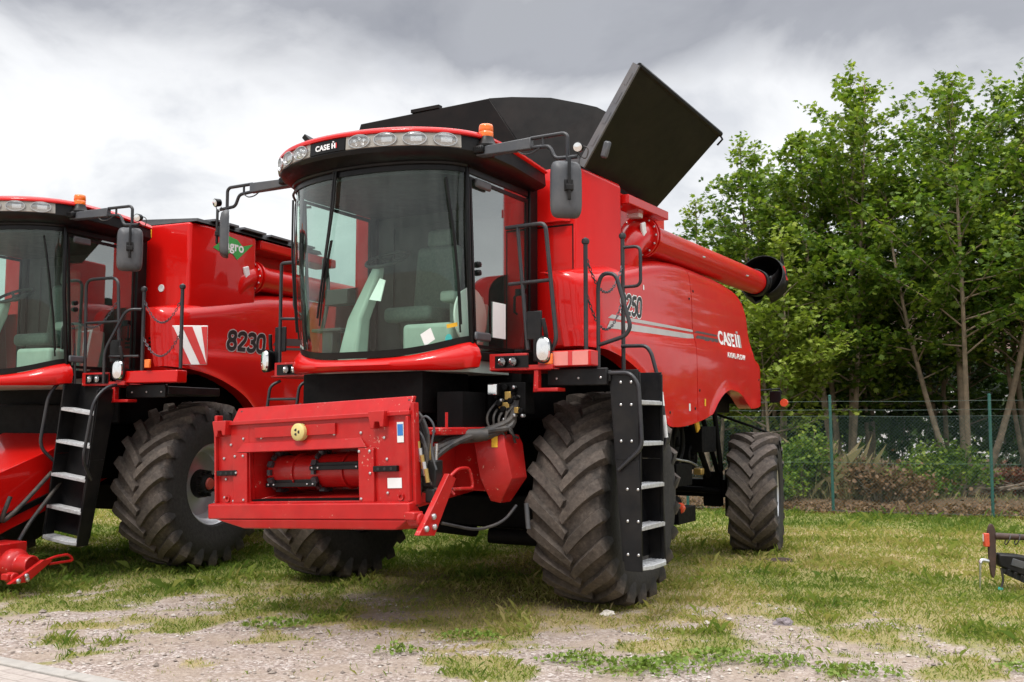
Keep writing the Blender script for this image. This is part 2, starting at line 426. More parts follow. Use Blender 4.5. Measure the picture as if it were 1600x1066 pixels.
def work_lamp(parent, pos, yaw, rx=.085, rz=.058, led=False, name='work_lamp', pitch=.08):
    """oval recessed dish with a lens, facing -y before yaw"""
    mb = MB(); n = 28
    def ring(sx, sz, d): return [(sx * math.cos(2 * PI * k / n), d, sz * math.sin(2 * PI * k / n)) for k in range(n)]
    mb.loft([ring(rx * 1.04, rz * 1.06, .012), ring(rx * 1.02, rz * 1.04, -.012), ring(rx * .95, rz * .95, -.012), ring(rx * .86, rz * .84, .01)], True, False)
    o = mb.build(name, 'steel', parent, loc=pos, rot=(pitch, 0, yaw))
    mb = MB(); mb.loft([ring(rx * .93, rz * .93, -.006), ring(rx * .8, rz * .8, .02), ring(rx * .5, rz * .5, .045), ring(.004, .004, .05)], True, False)
    if led:
        for k in range(5):
            a = 2 * PI * k / 5 + .3; mb.lathe([(-.008, .011), (.0, .017), (.02, .018)], 'y', 10, (rx * .48 * math.cos(a), .0, rz * .5 * math.sin(a)), close=True)
    else: mb.cbox((rx * .12, .012, 0), (rx * .95, .02, rz * .75))
    mb.build('reflector', 'chrome', o)
    mb = MB(); mb.loft([ring(rx * .93, rz * .93, -.008), ring(rx * .6, rz * .6, -.016), ring(.004, .004, -.019)], True, False)
    mb.build('lens', 'lens', o)
    return o
def round_lamp(parent, pos, r, name='front_lamp', yaw=0.):
    mb = MB(); mb.lathe([(.05, r * .6), (.03, r * .98), (-.02, r), (-.02, r * .88)], 'y', 20)
    o = mb.build(name, 'black', parent, loc=pos, rot=(0, 0, yaw))
    mb = MB(); mb.lathe([(-.012, r * .88), (.015, r * .6), (.025, 0.001)], 'y', 20); mb.build('reflector', 'chrome', o)
    mb = MB(); mb.lathe([(-.014, r * .9), (-.022, r * .5), (-.024, 0.001)], 'y', 20); mb.build('lens', 'lens', o)
def beacon(parent, pos):
    mb = MB(); mb.lathe([(-.05, .10), (-.03, .10), (0, .075), (.03, .065), (.045, .06)], 'z', 24, close=True)
    o = mb.build('beacon', 'black', parent, loc=pos)
    mb = MB(); mb.lathe([(.04, .058), (.05, .062), (.085, .062), (.09, .058), (.095, .062), (.135, .060), (.15, .054), (.156, .03), (.157, .001)], 'z', 28)
    mb.build('lens', 'lens_orange', o, angle=60)
def mirror(parent, sgn, lamp=True):
    """roof arm, tube loop and rear-view mirror; sgn +1 is the machine's left"""
    mb = MB(); y = -1.4
    mb.hexa([(sgn * .98, y - .05, 3.80), (sgn * 1.54, y - .03, 3.795), (sgn * 1.54, y + .03, 3.795), (sgn * .98, y + .05, 3.80), (sgn * .98, y - .05, 3.87), (sgn * 1.54, y - .03, 3.89), (sgn * 1.54, y + .03, 3.89), (sgn * .98, y + .05, 3.87)])
    arm = mb.build('mirror_arm', 'grey', parent, bevel=.008)
    mb = MB()
    mb.tube([(sgn * 1.53, y, 3.885), (sgn * 1.83, y, 3.885), (sgn * 1.86, y, 3.86), (sgn * 1.86, y, 3.60), (sgn * 1.85, y, 3.40)], .016, 10, .06)
    mb.tube([(sgn * 1.53, y, 3.81), (sgn * 1.70, y, 3.80), (sgn * 1.75, y, 3.69), (sgn * 1.95, y, 3.68)], .016, 10, .04)
    mb.tube([(sgn * 1.64, y, 3.885), (sgn * 1.64, y, 3.81)], .011, 8)
    mb.build('arm_tube', 'rail', arm)
    mb = MB(); mb.tube([(sgn * 1.42, y - .02, 3.79), (sgn * 1.47, y - .03, 3.755), (sgn * 1.55, y - .03, 3.75), (sgn * 1.62, y - .02, 3.79)], .006, 6, .03); mb.build('cable', 'hose', arm)
    # housing with a rounded back
    mb = MB(); n = 28
    def ring(sx, sz, d):
        r = []
        for k in range(n):
            a = 2 * PI * k / n; c, s_ = math.cos(a), math.sin(a); e = .36
            r.append((sx * math.copysign(abs(c) ** e, c), d, sz * math.copysign(abs(s_) ** e, s_)))
        return r
    mb.loft([ring(.125, .225, .035), ring(.128, .23, .02), ring(.122, .222, -.015), ring(.10, .20, -.04), ring(.06, .15, -.05)])
    yaw = sgn * R(44)
    ms = mb.build('mirror', 'grey', parent, loc=(sgn * 1.86, y - .02, 3.425), rot=(0, 0, yaw))
    mb = MB(); mb.loft([ring(.117, .217, .036), ring(.117, .217, .037)]); mb.build('mirror_glass', 'chrome', ms)
    mb = MB(); mb.cbox((0, -.055, .02), (.07, .03, .09)); mb.cyl((0, -.075, .24), (0, -.075, -.10), .014, n=10); mb.cbox((0, -.07, .0), (.06, .05, .045)); mb.build('clamp', 'blackm', ms, bevel=.006)
    # little lamp at the tube's elbow
    mb = MB(); mb.lathe([(.04, .015), (.035, .036), (-.02, .042), (-.025, .036)], 'y', 18, close=True)
    lo = mb.build('mirror_lamp', 'black', parent, loc=(sgn * 1.97, y - .03, 3.745), rot=(.2, 0, sgn * .2))
    mb = MB(); mb.lathe([(-.026, .035), (-.032, .001)], 'y', 18); mb.build('lens', 'chrome', lo)
    mb = MB(); mb.tube([(sgn * 1.95, y, 3.70), (sgn * 2.02, y, 3.64), (sgn * 2.05, y, 3.74), (sgn * 1.97, y + .02, 3.76)], .005, 6, .05); mb.build('lamp_cable', 'hose', lo, loc=(-sgn * 1.97, -y + .03, -3.745))

def bolts(parent, pts, r=.011, axis='y', mat='steel', key={}):
    kk = (r, axis, mat)
    if kk not in key:
        mb = MB(); mb.lathe([(.004, r), (-r * .6, r * .95), (-r * .9, r * .5), (-r * .95, .0005)], axis, 10)
        o = mb.build('bolt', mat, parent, loc=pts[0]); key[kk] = o; pts = pts[1:]
    for p in pts: dup(key[kk], parent, p)

def header_frame(parent, loc, rot, busy=True):
    """front face of the feeder house: coupling frame with the intake opening"""
    X0, X1, Z0, Z1 = -.965, 1.02, -.46, .31          # about z = 1.31
    ox0, ox1, oz0, oz1 = -.60, .54, -.325, .07
    mb = MB(); t = .05
    for a, b in (((X0, 0, Z0), (ox0, t, Z1)), ((ox1, 0, Z0), (X1, t, Z1)), ((ox0, 0, oz1), (ox1, t, Z1)), ((ox0, 0, Z0), (ox1, t, oz0))): mb.box(a, b)
    # reveal of the opening
    mb.loft([[(ox0, t, oz0), (ox1, t, oz0), (ox1, t, oz1), (ox0, t, oz1)], [(ox0 + .02, .55, oz0 + .06), (ox1 - .02, .55, oz0 + .06), (ox1 - .02, .55, oz1 + .1), (ox0 + .02, .55, oz1 + .1)]], True, False)
    f = mb.build('header_frame', 'red_low', parent, loc=loc, rot=rot, bevel=.006)
    mb = MB()                                          # bottom beam, with the lip that slopes under it
    mb.hexa([(X0 - .03, -.08, Z0 - .0), (X1 + .02, -.08, Z0), (X1 + .02, .12, Z0), (X0 - .03, .12, Z0), (X0 - .03, -.08, Z0 + .12), (X1 + .02, -.08, Z0 + .12), (X1 + .02, -.004, Z0 + .13), (X0 - .03, -.004, Z0 + .13)])
    mb.hexa([(X0 + .35, -.06, Z0 - .075), (X1 - .12, -.06, Z0 - .075), (X1 - .1, .3, Z0 - .09), (X0 + .3, .3, Z0 - .09), (X0 + .05, -.075, Z0 - .003), (X1, -.075, Z0 - .003), (X1, .3, Z0 - .003), (X0 + .05, .3, Z0 - .003)])
    mb.build('bottom_beam', 'red_low', f, bevel=.01)
    mb = MB()                                          # top flange, leaning back, with hooks
    mb.hexa([(X0 + .18, -.015, Z1 + .002), (X1 - .01, -.015, Z1 + .002), (X1 - .01, .05, Z1 + .002), (X0 + .18, .05, Z1 + .002), (X0 + .20, .05, Z1 + .13), (X1 + .0, .05, Z1 + .13), (X1 + .0, .09, Z1 + .13), (X0 + .20, .09, Z1 + .13)])
    mb.box((X0 + .14, -.03, Z1 - .012), (X1 + .01, .0, Z1 + .022))
    mb.build('top_flange', 'red_low', f, bevel=.006)
    for hx in (X0 + .02, X1 - .34):
        mb = MB(); mb.prism([(0, .03), (.02, -.08), (.05, -.08), (.06, -.03), (.10, -.03), (.11, -.07), (.14, -.07), (.15, .05), (.0, .05)], 'y', -.06, .02)
        mb.build('hook', 'red_low', f, loc=(hx, -.01, Z1 - .02), bevel=.005)
    for hx in (X0 + .25, X1 - .03):
        mb = MB(); mb.box((-.014, .016, -.05), (.014, .03, .05)); mb.build('slot', 'txtblk', f, loc=(hx, -.005 + .012, Z1 + .065), rot=(-.28, 0, 0), bevel=.006)
    mb = MB(); mb.box((-.52, -.022, .185), (.32, -.002, .27)); mb.hexa([(-.72, -.03, .075), (.62, -.03, .075), (.62, -.002, .075), (-.72, -.002, .075), (-.66, -.008, .15), (.56, -.008, .15), (.56, -.002, .15), (-.66, -.002, .15)])
    mb.build('cross_panel', 'red_low', f, bevel=.004)
    for xa, xb in ((-.76, -.605), (.545, .69)):        # raised cheeks beside the opening
        mb = MB(); mb.hexa([(xa, -.028, oz0 - .01), (xb, -.028, oz0 - .01), (xb, -.002, oz0 - .01), (xa, -.002, oz0 - .01), (xa, -.028, .07), (xb, -.028, .07), (xb, -.002, .07), (xa, -.002, .07)])
        mb.build('cheek_plate', 'red_low', f, bevel=.005)
    for xa, xb in ((X0, X0 + .02), (X1 - .02, X1)):    # folded outer edges
        mb = MB(); mb.box((xa, -.035, Z0 + .13), (xb, -.0, Z1 - .02)); mb.build('edge_fold', 'red_low', f, bevel=.004)
    for xa in (X1 + .001, X0 - .03): mb = MB(); mb.box((xa, .0, Z0 + .1), (xa + .029, .07, Z1 + .08)); mb.build('end_plate', 'red_low', f, bevel=.005)
    bp = [(-.88, .03), (-.80, .14), (-.66, .185), (-.46, .185), (-.22, .195), (.02, .195), (.30, .185), (.56, .185), (.78, .14), (-.86, -.14), (.80, -.02), (.80, -.27), (-.88, -.29), (-.78, -.32), (.64, -.32)]
    bolts(f, [(x, -.004, z) for x, z in bp] + [(x, -.03, z) for x, z in ((-.73, .045), (-.64, .045), (.56, .045), (.66, .045), (-.72, -.09), (.66, -.12), (-.64, -.31), (.57, -.31))])
    mb = MB(); mb.lathe([(.0, .068), (-.05, .068), (-.06, .055), (-.06, .001)], 'y', 28)
    c = mb.build('round_cap', 'cream', f, loc=(-.03, -.004, .215))
    for k in range(3):
        a = PI / 2 + k * 2 * PI / 3; mb = MB(); mb.lathe([(-.0605, .03), (-.063, .028), (-.063, .012), (-.0605, .010)], 'y', 8, arc=(a - .5, a + .5)); mb.build('vent_mark', 'txtblk', c)
    for bx in (X0 + .03, .69):
        mb = MB(); mb.box((0, -.035, -.022), (.22, .0, .022)); k = mb.build('rubber_block', 'black', f, loc=(bx, -.004, -.09), bevel=.005)
        for q in (.05, .11, .17): mb = MB(); mb.cyl((q, -.034, 0), (q, -.037, 0), .012, n=10); mb.build('block_hole', 'txtblk', k)
    for px_, pz in ((X0 + .12, -.30), (.92, -.30)):
        mb = MB(); mb.lathe([(-.002, .028), (-.014, .026), (-.012, .016), (.0, .014)], 'y', 14); mb.build('pin_hole', 'red_low', f, loc=(px_, 0, pz))
    mb = MB(); mb.box((.80, -.006, -.235), (.93, -.003, -.16)); mb.build('data_plate', 'white', f)
    mb = MB(); mb.box((.90, -.006, .10), (.96, -.003, .25)); lb = mb.build('warning_label', 'white', f)
    mb = MB(); mb.box((.905, -.008, .15), (.955, -.006, .235)); mb.build('label_picture', 'blue', lb)
    # drum with feeder chains and slats inside the opening
    mb = MB(); mb.lathe([(-.56, .135), (-.30, .135), (-.298, .15), (-.285, .15), (-.283, .135), (.22, .135), (.222, .15), (.235, .15), (.237, .135), (.50, .135)], 'x', 28, (0, .30, -.10), close=True)
    d = mb.build('intake_drum', 'red_low', f)
    for cx in (-.52, -.05, .48):
        mb = MB()
        for k in range(14):
            a = 2 * PI * k / 14; mb.cbox((cx, .30 - .155 * math.cos(a), -.10 + .155 * math.sin(a)), (.05 if k % 2 else .03, .03, .045), rx=-a)
        mb.build('feed_chain', 'chain', d)
    for xa, xb, zz, yy in ((-.57, -.03, -.19, .16), (-.07, .5, -.06, .13)):
        mb = MB(); mb.box((xa, yy - .01, zz - .03), (xb, yy + .03, zz + .004)); mb.box((xa, yy + .02, zz - .03), (xb, yy + .03, zz + .03)); s_ = mb.build('feed_slat', 'blackm', d, bevel=.003)
        bolts(s_, [(q, yy - .012, zz - .01) for q in (xa + .03, xa + .09, xb - .09, xb - .03)], .009)
    mb = MB(); mb.box((ox0 + .01, .02, oz0 - .0), (ox1 - .01, .6, oz0 + .015)); mb.build('intake_floor', 'under', f)
    return f

def ladder(parent, loc, rz, rails=True):
    """hanging ladder: u = y across the steps, x outwards, z up"""
    w = .25
    mb = MB()
    for s in (-1, 1):
        y0 = s * w; mb.hexa([(.055, y0 - .006, 1.30), (.25, y0 - .006, 1.30), (.25, y0 + .006, 1.30), (.055, y0 + .006, 1.30), (0, y0 - .006, 2.02), (.25, y0 - .006, 2.02), (.25, y0 + .006, 2.02), (0, y0 + .006, 2.02)])
        mb.hexa([(.12, y0 - .006, .43), (.27, y0 - .006, .43), (.27, y0 + .006, .43), (.12, y0 + .006, .43), (.055, y0 - .006, 1.298), (.25, y0 - .006, 1.298), (.25, y0 + .006, 1.298), (.055, y0 + .006, 1.298)])
        mb.box((.235, y0 - .02 * s, .44), (.262, y0 - .004 * s, 2.0))
    mb.hexa([(.10, -w, .5), (.125, -w, .5), (.125, w, .5), (.10, w, .5), (-.01, -w, 2.02), (.02, -w, 2.02), (.02, w, 2.02), (-.01, w, 2.02)])
    o = mb.build('ladder', 'blackm', parent, loc=loc, rot=(0, 0, rz), bevel=.003)
    for z in (1.76, 1.43, 1.09, .765, .46):
        mb = MB(); k = (2.0 - z) / 1.5 * .045
        if z > .5: mb.box((.05 + k * 1.7, -w + .008, z - .018), (.258 + k * .3, w - .008, z + .012))
        else: mb.prism([(.13, -w + .008), (.27, -w + .008), (.31, -w + .1), (.315, 0), (.31, w - .1), (.27, w - .008), (.13, w - .008)], 'z', z - .02, z + .012)
        for q in range(5):
            xx = .105 + q * .030 + k * .8; mb.box((xx, -w + .03, z + .0122), (xx + .016, w - .03, z + .018))
        mb.build('step', 'tread', o, bevel=.003)
    pts = []
    for z in (1.92, 1.74, 1.45, 1.07, .82, .56):
        for x in (.10, .19): pts.append((x + (.05 if z < 1.1 else 0), -w - .006, z))
    bolts(o, pts, .012)
    if rails:
        mb = MB(); mb.tube([(-.07, -w - .02, 1.995), (.19, -w - .02, 1.995), (.26, -w - .02, 1.90), (.285, -w - .02, 1.40), (.08, -w - .02, 1.22)], .017, 10, .07)
        mb.build('grab_rail', 'rail', o)
        mb = MB(); mb.tube([(-.2, w + .2, 2.27), (.03, w + .2, 2.265), (.08, w + .2, 2.2), (.16, w + .2, 1.9), (.21, w + .2, 1.45), (.17, w + .2, 1.34), (.05, w + .06, 1.26)], .017, 10, .07)
        g = mb.build('grab_rail', 'rail', o)
        mb = MB(); mb.tube([(.165, w + .2, 1.86), (.178, w + .2, 1.74)], .0185, 10); mb.tube([(.187, w + .2, 1.66), (.206, w + .2, 1.47)], .0185, 10); mb.build('reflective_tape', 'white', g)
    return o
def chain(parent, a, b, sag):
    mb = MB(); a, b = Vector(a), Vector(b); n = 30; P = [a.lerp(b, i / n) - Vector((0, 0, sag * 4 * (i / n) * (1 - i / n))) for i in range(n + 1)]
    for i in range(n):
        p, q = P[i], P[i + 1]; d = (q - p).normalized(); m = (p + q) / 2; hl = (q - p).length * .62
        u = d.orthogonal().normalized(); u = u if i % 2 else d.cross(u)
        mb.tube([m + d * (hl * math.cos(t)) + u * (.011 * math.sin(t)) for t in [2 * PI * k / 8 for k in range(8)]], .0042, 5, closed=True)
    mb.build('safety_chain', 'chain', parent)

def cab(root, B):
    # plan curve of the windscreen
    def plan(t, a, b, y0): return (a * math.sin(t), y0 - b * math.cos(t))
    T = [R(-84 + 168 * i / 40) for i in range(41)]
    def gz0(x): return 2.135 + .15 * (abs(x) / .95) ** 3.2
    mb = MB(); rows = 10; g = []
    for t in T:
        x, y = plan(t, .905, .44, -1.27); col = []
        for j in range(rows + 1):
            s = j / rows; z = gz0(x) + (3.735 - gz0(x)) * s; col.append((x, y - .10 * s - .05 * math.sin(s * PI), z))
        g.append(col)
    mb.loft(g, False); wind = mb.build('windscreen', 'glass', root, angle=180)
    def onwind(t, s, out=.0):
        x, y = plan(t, .905 + out, .44 + out, -1.27); return Vector((x, y - .10 * s - .05 * math.sin(s * PI), gz0(x) + (3.735 - gz0(x)) * s))
    # black border of the windscreen
    mb = MB()
    for s0, s1 in ((.965, 1.0), (-.0, .035)):
        if s1 < .5: mb.build('windscreen_border', 'black', wind); mb = MB()
        mb.loft([[tuple(onwind(t, s0, .006)), tuple(onwind(t, s1, .006)), tuple(onwind(t, s1, .012)), tuple(onwind(t, s0, .012))] for t in T])
    mb.build('windscreen_border', 'black', wind); mb = MB(); mb.tube([onwind(t, 1.0, .02) + Vector((0, 0, .01)) for t in T], .022, 8)
    mb.build('windscreen_border', 'black', wind)
    # red lip below the windscreen
    mb = MB(); rings = []
    for t in [R(-88 + 176 * i / 48) for i in range(49)]:
        x, y = plan(t, .94, .49, -1.26); zt = gz0(x) - .01; f = smooth(R(89), R(60), abs(t))
        zb = 2.045 - .02 * f + .0 * abs(x)
        n = Vector((math.sin(t), -math.cos(t), 0)); p = Vector((x, y, 0))
        h = zt - zb
        rings.append([tuple(p + n * o + Vector((0, 0, z))) for o, z in ((-.05, zt + .004), (-.02, zt), (.03, zt - h * .25), (.05, zt - h * .55), (.03, zb + .015), (-.02, zb), (-.2, zb + .02))])
    mb.loft(rings); mb.build('cab_lip', 'red', root, angle=60)
    # posts, sills, rear frame
    for s in (-1, 1):
        mb = MB(); mb.tube([(s * .905, -1.285, 2.10), (s * .915, -1.37, 3.0), (s * .91, -1.39, 3.74)], .024, 8)
        mb.hexa([(s * .85, -.34, 2.1), (s * .935, -.34, 2.1), (s * .935, -.19, 2.1), (s * .85, -.19, 2.1), (s * .85, -.34, 3.8), (s * .935, -.34, 3.8), (s * .935, -.19, 3.8), (s * .85, -.19, 3.8)])
        mb.box((s * .86 if s > 0 else -.92, -1.29, 2.12), (0.92 if s > 0 else -.86, -.34, 2.2)); mb.box((s * .86 if s > 0 else -.92, -1.38, 3.68), (0.92 if s > 0 else -.86, -.34, 3.78))
        mb.build('cab_frame', 'black', root, bevel=.012)
    # right-hand side window and left-hand door
    for s in (-1, 1):
        mb = MB(); x = s * .912
        mb.face([(x, -1.28, 2.2), (x, -.34, 2.2), (x, -.34, 3.68), (x, -1.38, 3.68)])
        w_ = mb.build('cab_door' if s > 0 else 'side_window', 'glass_side', root)
        mb = MB(); P = [(-1.27, 2.22), (-.36, 2.22), (-.36, 3.66), (-1.36, 3.66)]
        Q = [(-1.245, 2.25), (-.39, 2.25), (-.39, 3.625), (-1.335, 3.635)]
        for i in range(4):
            a, b, c, d = P[i], P[(i + 1) % 4], Q[(i + 1) % 4], Q[i]
            mb.hexa([(x - .006, *a), (x - .006, *b), (x - .006, *c), (x - .006, *d), (x + .012, *a), (x + .012, *b), (x + .012, *c), (x + .012, *d)])
        mb.build('window_frame', 'black', w_)
        if s > 0:
            mb = MB(); mb.tube([(.95, -.47, 2.76), (.97, -.49, 2.74), (.97, -.49, 2.60), (.95, -.47, 2.58)], .012, 8); mb.cbox((.935, -.47, 2.78), (.05, .05, .06)); mb.build('handle', 'black', w_)
            for z in (2.32, 3.62): mb = MB(); mb.cbox((.94, -1.18, z), (.035, .24, .075)); mb.build('hinge', 'grey', w_, bevel=.02, bseg=3)
            for z in (2.86, 2.93): mb = MB(); mb.lathe([(0, .028), (.02, .024), (.025, .001)], 'x', 14, (.92, -1.22, z)); mb.build('glass_bolt', 'black', w_)
    # floor, rear wall, headliner
    mb = MB(); mb.prism([(-.87, -.34), (.87, -.34), (.87, -1.27)] + [plan(R(70 - 140 * i / 20), .86, .38, -1.27) for i in range(21)] + [(-.87, -1.27)], 'z', 2.02, 2.12); mb.build('cab_floor', 'cabgrey', root)
    mb = MB(); mb.box((-.86, -.30, 2.12), (.86, -.27, 2.75)); mb.box((-.86, -.30, 3.55), (.86, -.27, 3.78)); mb.box((-.86, -.30, 2.75), (-.66, -.27, 3.55)); mb.box((.62, -.30, 2.75), (.86, -.27, 3.55)); rw = mb.build('rear_wall', 'cabdark', root)
    mb = MB(); mb.box((-.66, -.285, 2.75), (.62, -.28, 3.55)); mb.build('rear_pane', 'cabdark', rw)
    mb = MB(); mb.prism([(-.89, -.3), (.89, -.3), (.89, -1.33)] + [plan(R(80 - 160 * i / 20), 0.88, .44, -1.33) for i in range(21)] + [(-.89, -1.33)], 'z', 3.66, 3.70); mb.build('headliner', 'cabdark', root)
    # seat, column, wheel, console
    mb = MB(); mb.cbox((.02, -.78, 2.58), (.52, .5, .14)); mb.cbox((.02, -.50, 2.95), (.48, .13, .66), rx=-.12); mb.cbox((.02, -.46, 3.36), (.28, .1, .18), rx=-.1); s_ = mb.build('seat', 'seat', root, bevel=.05, bseg=4)
    mb = MB(); mb.lathe([(0, .2), (.15, .16), (.3, .2), (.40, .22)], 'z', 20, (.02, -.78, 2.12), close=True); mb.build('seat_base', 'cabdark', s_)
    mb = MB(); mb.cbox((.44, -.72, 2.72), (.15, .55, .1)); mb.cbox((.44, -.60, 2.45), (.2, .4, .5)); mb.build('armrest_console', 'cabgrey', root, bevel=.03, bseg=3)
    mb = MB(); mb.cbox((.50, -1.24, 2.30), (.5, .3, .28)); mb.build('dashboard', 'cabgrey', root, bevel=.04, bseg=3)
    mb = MB(); mb.loft([[(-.32, -1.58, 2.12), (-.10, -1.58, 2.12), (-.10, -1.40, 2.12), (-.32, -1.40, 2.12)], [(-.27, -1.50, 2.5), (-.12, -1.50, 2.5), (-.12, -1.34, 2.5), (-.27, -1.34, 2.5)], [(-.20, -1.36, 2.82), (-.08, -1.36, 2.82), (-.08, -1.22, 2.82), (-.20, -1.22, 2.82)], [(-.18, -1.26, 3.0), (-.10, -1.26, 3.0), (-.10, -1.16, 3.0), (-.18, -1.16, 3.0)]])
    c = mb.build('steering_column', 'cabgrey', root, bevel=.03, bseg=3)
    mb = MB(); q = Euler((R(28), 0, 0)).to_matrix(); ctr = Vector((-.13, -1.10, 3.08))
    mb.tube([ctr + q @ Vector((.20 * math.cos(2 * PI * k / 32), .20 * math.sin(2 * PI * k / 32), 0)) for k in range(32)], .017, 8, closed=True)
    for a in (.5, 2.6, 4.7): mb.tube([ctr + q @ Vector((0, 0, -.03)), ctr + q @ Vector((.2 * math.cos(a), .2 * math.sin(a), 0))], .016, 6)
    mb.cyl(ctr + q @ Vector((0, 0, -.06)), ctr + q @ Vector((0, 0, .0)), .05, .04); mb.build('steering_wheel', 'cabdark', root)
    mb = MB(); mb.tube([(-.62, -1.42, 2.4), (-.58, -1.4, 2.62), (-.60, -1.36, 2.9), (-.66, -1.34, 3.05)], .02, 8, .08); mb.cbox((-.62, -1.38, 3.0), (.05, .05, .18)); mb.cbox((-.46, -1.36, 2.72), (.26, .12, .14)); mb.cbox((-.52, -1.38, 2.42), (.34, .2, .03)); mb.cbox((-.52, -1.40, 2.28), (.12, .12, .26)); mb.build('monitor_stand', 'cabdark', root, bevel=.01)
    if not B:
        mb = MB(); mb.hexa([(-.02, -1.5, 2.66), (.10, -1.5, 2.64), (.10, -1.49, 2.64), (-.02, -1.49, 2.66), (-.0, -1.38, 2.86), (.06, -1.38, 2.84), (.06, -1.37, 2.84), (.0, -1.37, 2.86)]); mb.build('paper_sheet', 'paper', root)
        mb = MB(); mb.lathe([(-.012, .001), (-.012, .24), (.012, .25), (.012, .001)], 'x', 36, (.80, -1.16, 2.50)); mb.build('round_cover', 'paper', root)
        mb = MB(); mb.box((.917, -.98, 2.33), (.919, -.76, 2.64)); dm = mb.build('door_notice', 'paper', root)
    # roof: black underside and visor, red cap
    def rplan(k, a, b, yb=-.28):
        P = [plan(R(-90 + 180 * i / 40), a, b, -1.28) for i in range(41)]
        return [(x, y, 0) for x, y in P] + [(a, -.9, 0), (a * .985, yb, 0), (-a * .985, yb, 0), (-a, -.9, 0)]
    def at(P, z, dy=0): return [(x, y, z + (dy * smooth(-1.0, -.25, y))) for x, y, _ in P]
    mb = MB(); mb.loft([at(rplan(0, .91, .50), 3.735), at(rplan(0, 1.0, .62), 3.755), at(rplan(0, 1.065, .715), 3.80, -.03), at(rplan(0, 1.085, .735), 3.83, -.04), at(rplan(0, 1.075, .728), 3.955, -.05), at(rplan(0, 1.0, .66), 3.955, -.05)])
    mb.build('roof_visor', 'black', root, angle=30)
    mb = MB(); mb.loft([at(rplan(0, 1.0, .66), 3.94, -.05), at(rplan(0, 1.10, .748), 3.952, -.05), at(rplan(0, 1.105, .752), 3.965, -.055), at(rplan(0, 1.08, .73), 3.995, -.05), at(rplan(0, .98, .66), 4.02, -.03), at(rplan(0, .75, .5), 4.04), at(rplan(0, .4, .25), 4.05)])
    mb.build('roof_cap', 'red', root, angle=60)
    # lamp housings let into the visor
    def strip(t0, t1, mat, name, out=.006, z0=3.838, z1=3.95):
        mb = MB(); rr = []
        for i in range(25):
            t = t0 + (t1 - t0) * i / 24; row = []
            for z, o in ((z0, .0), (z0 + .004, out), (z1 - .004, out), (z1, .0)):
                k = (z - 3.83) / .125; a, b = 1.085 - .01 * k + o, .735 - .007 * k + o; x, y = plan(t, a, b, -1.28); row.append((x, y, z))
            rr.append(row)
        mb.loft(rr); return mb.build(name, mat, root, angle=30)
    ha = strip(R(6.5), R(65), 'lightbar', 'lamp_housing'); strip(R(-14.5), R(6), 'black', 'badge_panel', .008); hb = strip(R(-72), R(-15), 'lightbar', 'lamp_housing')
    for hs, t, led in ((ha, 13.5, 1), (ha, 26, 0), (ha, 40, 0), (ha, 55.5, 0), (hb, -21.5, 1), (hb, -34, 0), (hb, -48, 0), (hb, -62, 0)):
        x, y = plan(R(t), 1.088, .738, -1.28); yaw = math.atan2(.735 * math.sin(R(t)), 1.085 * math.cos(R(t)))
        work_lamp(hs, (x + .004 * math.sin(yaw), y - .004 * math.cos(yaw), 3.895), yaw, .098, .054, led)
    def bs(o):     # bend the badge lettering round the visor
        for v in o.data.vertices:
            x = v.co.x; t = math.asin(max(-1, min(1, x / 1.09))); v.co.y = -1.28 - (.735 + .0085) * math.cos(t) + (v.co.y + 5)
    o = text('badge_lettering', 'CASE', .062, 'txtwht', root, (-.205, -5, 3.868), FR, .0022, width=.165); bs(o)
    mb = MB()
    for xx in (-.02, .008): mb.box((xx, -5.002, 3.868), (xx + .014, -5.0, 3.912))
    mb.box((-.006, -5.002, 3.885), (.008, -5.0, 3.893)); mb.box((-.01, -5.002, 3.918), (.007, -5.0, 3.928))
    bs(mb.build('badge_emblem', 'txtwht', root))
    mb = MB(); mb.box((.0245, -5.002, 3.868), (.035, -5.0, 3.912)); bs(mb.build('badge_emblem', 'refl', root))
    # wipers
    for t0, pts in ((0, [(-9, 1.02), (-11, .75), (-16, .5), (-24, .22)]), (1, [(-7.5, 1.02), (-9, .8), (-14, .55), (-20, .35)]), (2, [(63, .92), (70, .62), (73, .3), (72, .1)]), (3, [(-66, .92), (-62, .6), (-58, .4), (-60, .12)])):
        mb = MB(); mb.tube([onwind(R(a), s, .03) for a, s in pts], .010 if t0 != 2 else .012, 7, .1); w_ = mb.build('wiper', 'black', root)
        mb = MB(); a, s = pts[-1]; a2, s2 = pts[-2]
        mb.tube([onwind(R(a + (a2 - a) * k), s + (s2 - s) * k - .04, .016) for k in (0, .5, 1, 1.6)], .008, 6); mb.build('wiper_blade', 'black', w_)
    mb = MB(); mb.tube([(-.45, -1.74, 3.73), (-.75, -1.62, 3.72), (-1.0, -1.42, 3.70), (-1.02, -1.28, 3.62), (-.92, -1.25, 3.62)], .012, 8, .1); mb.build('washer_hose', 'hose', root)
    return onwind
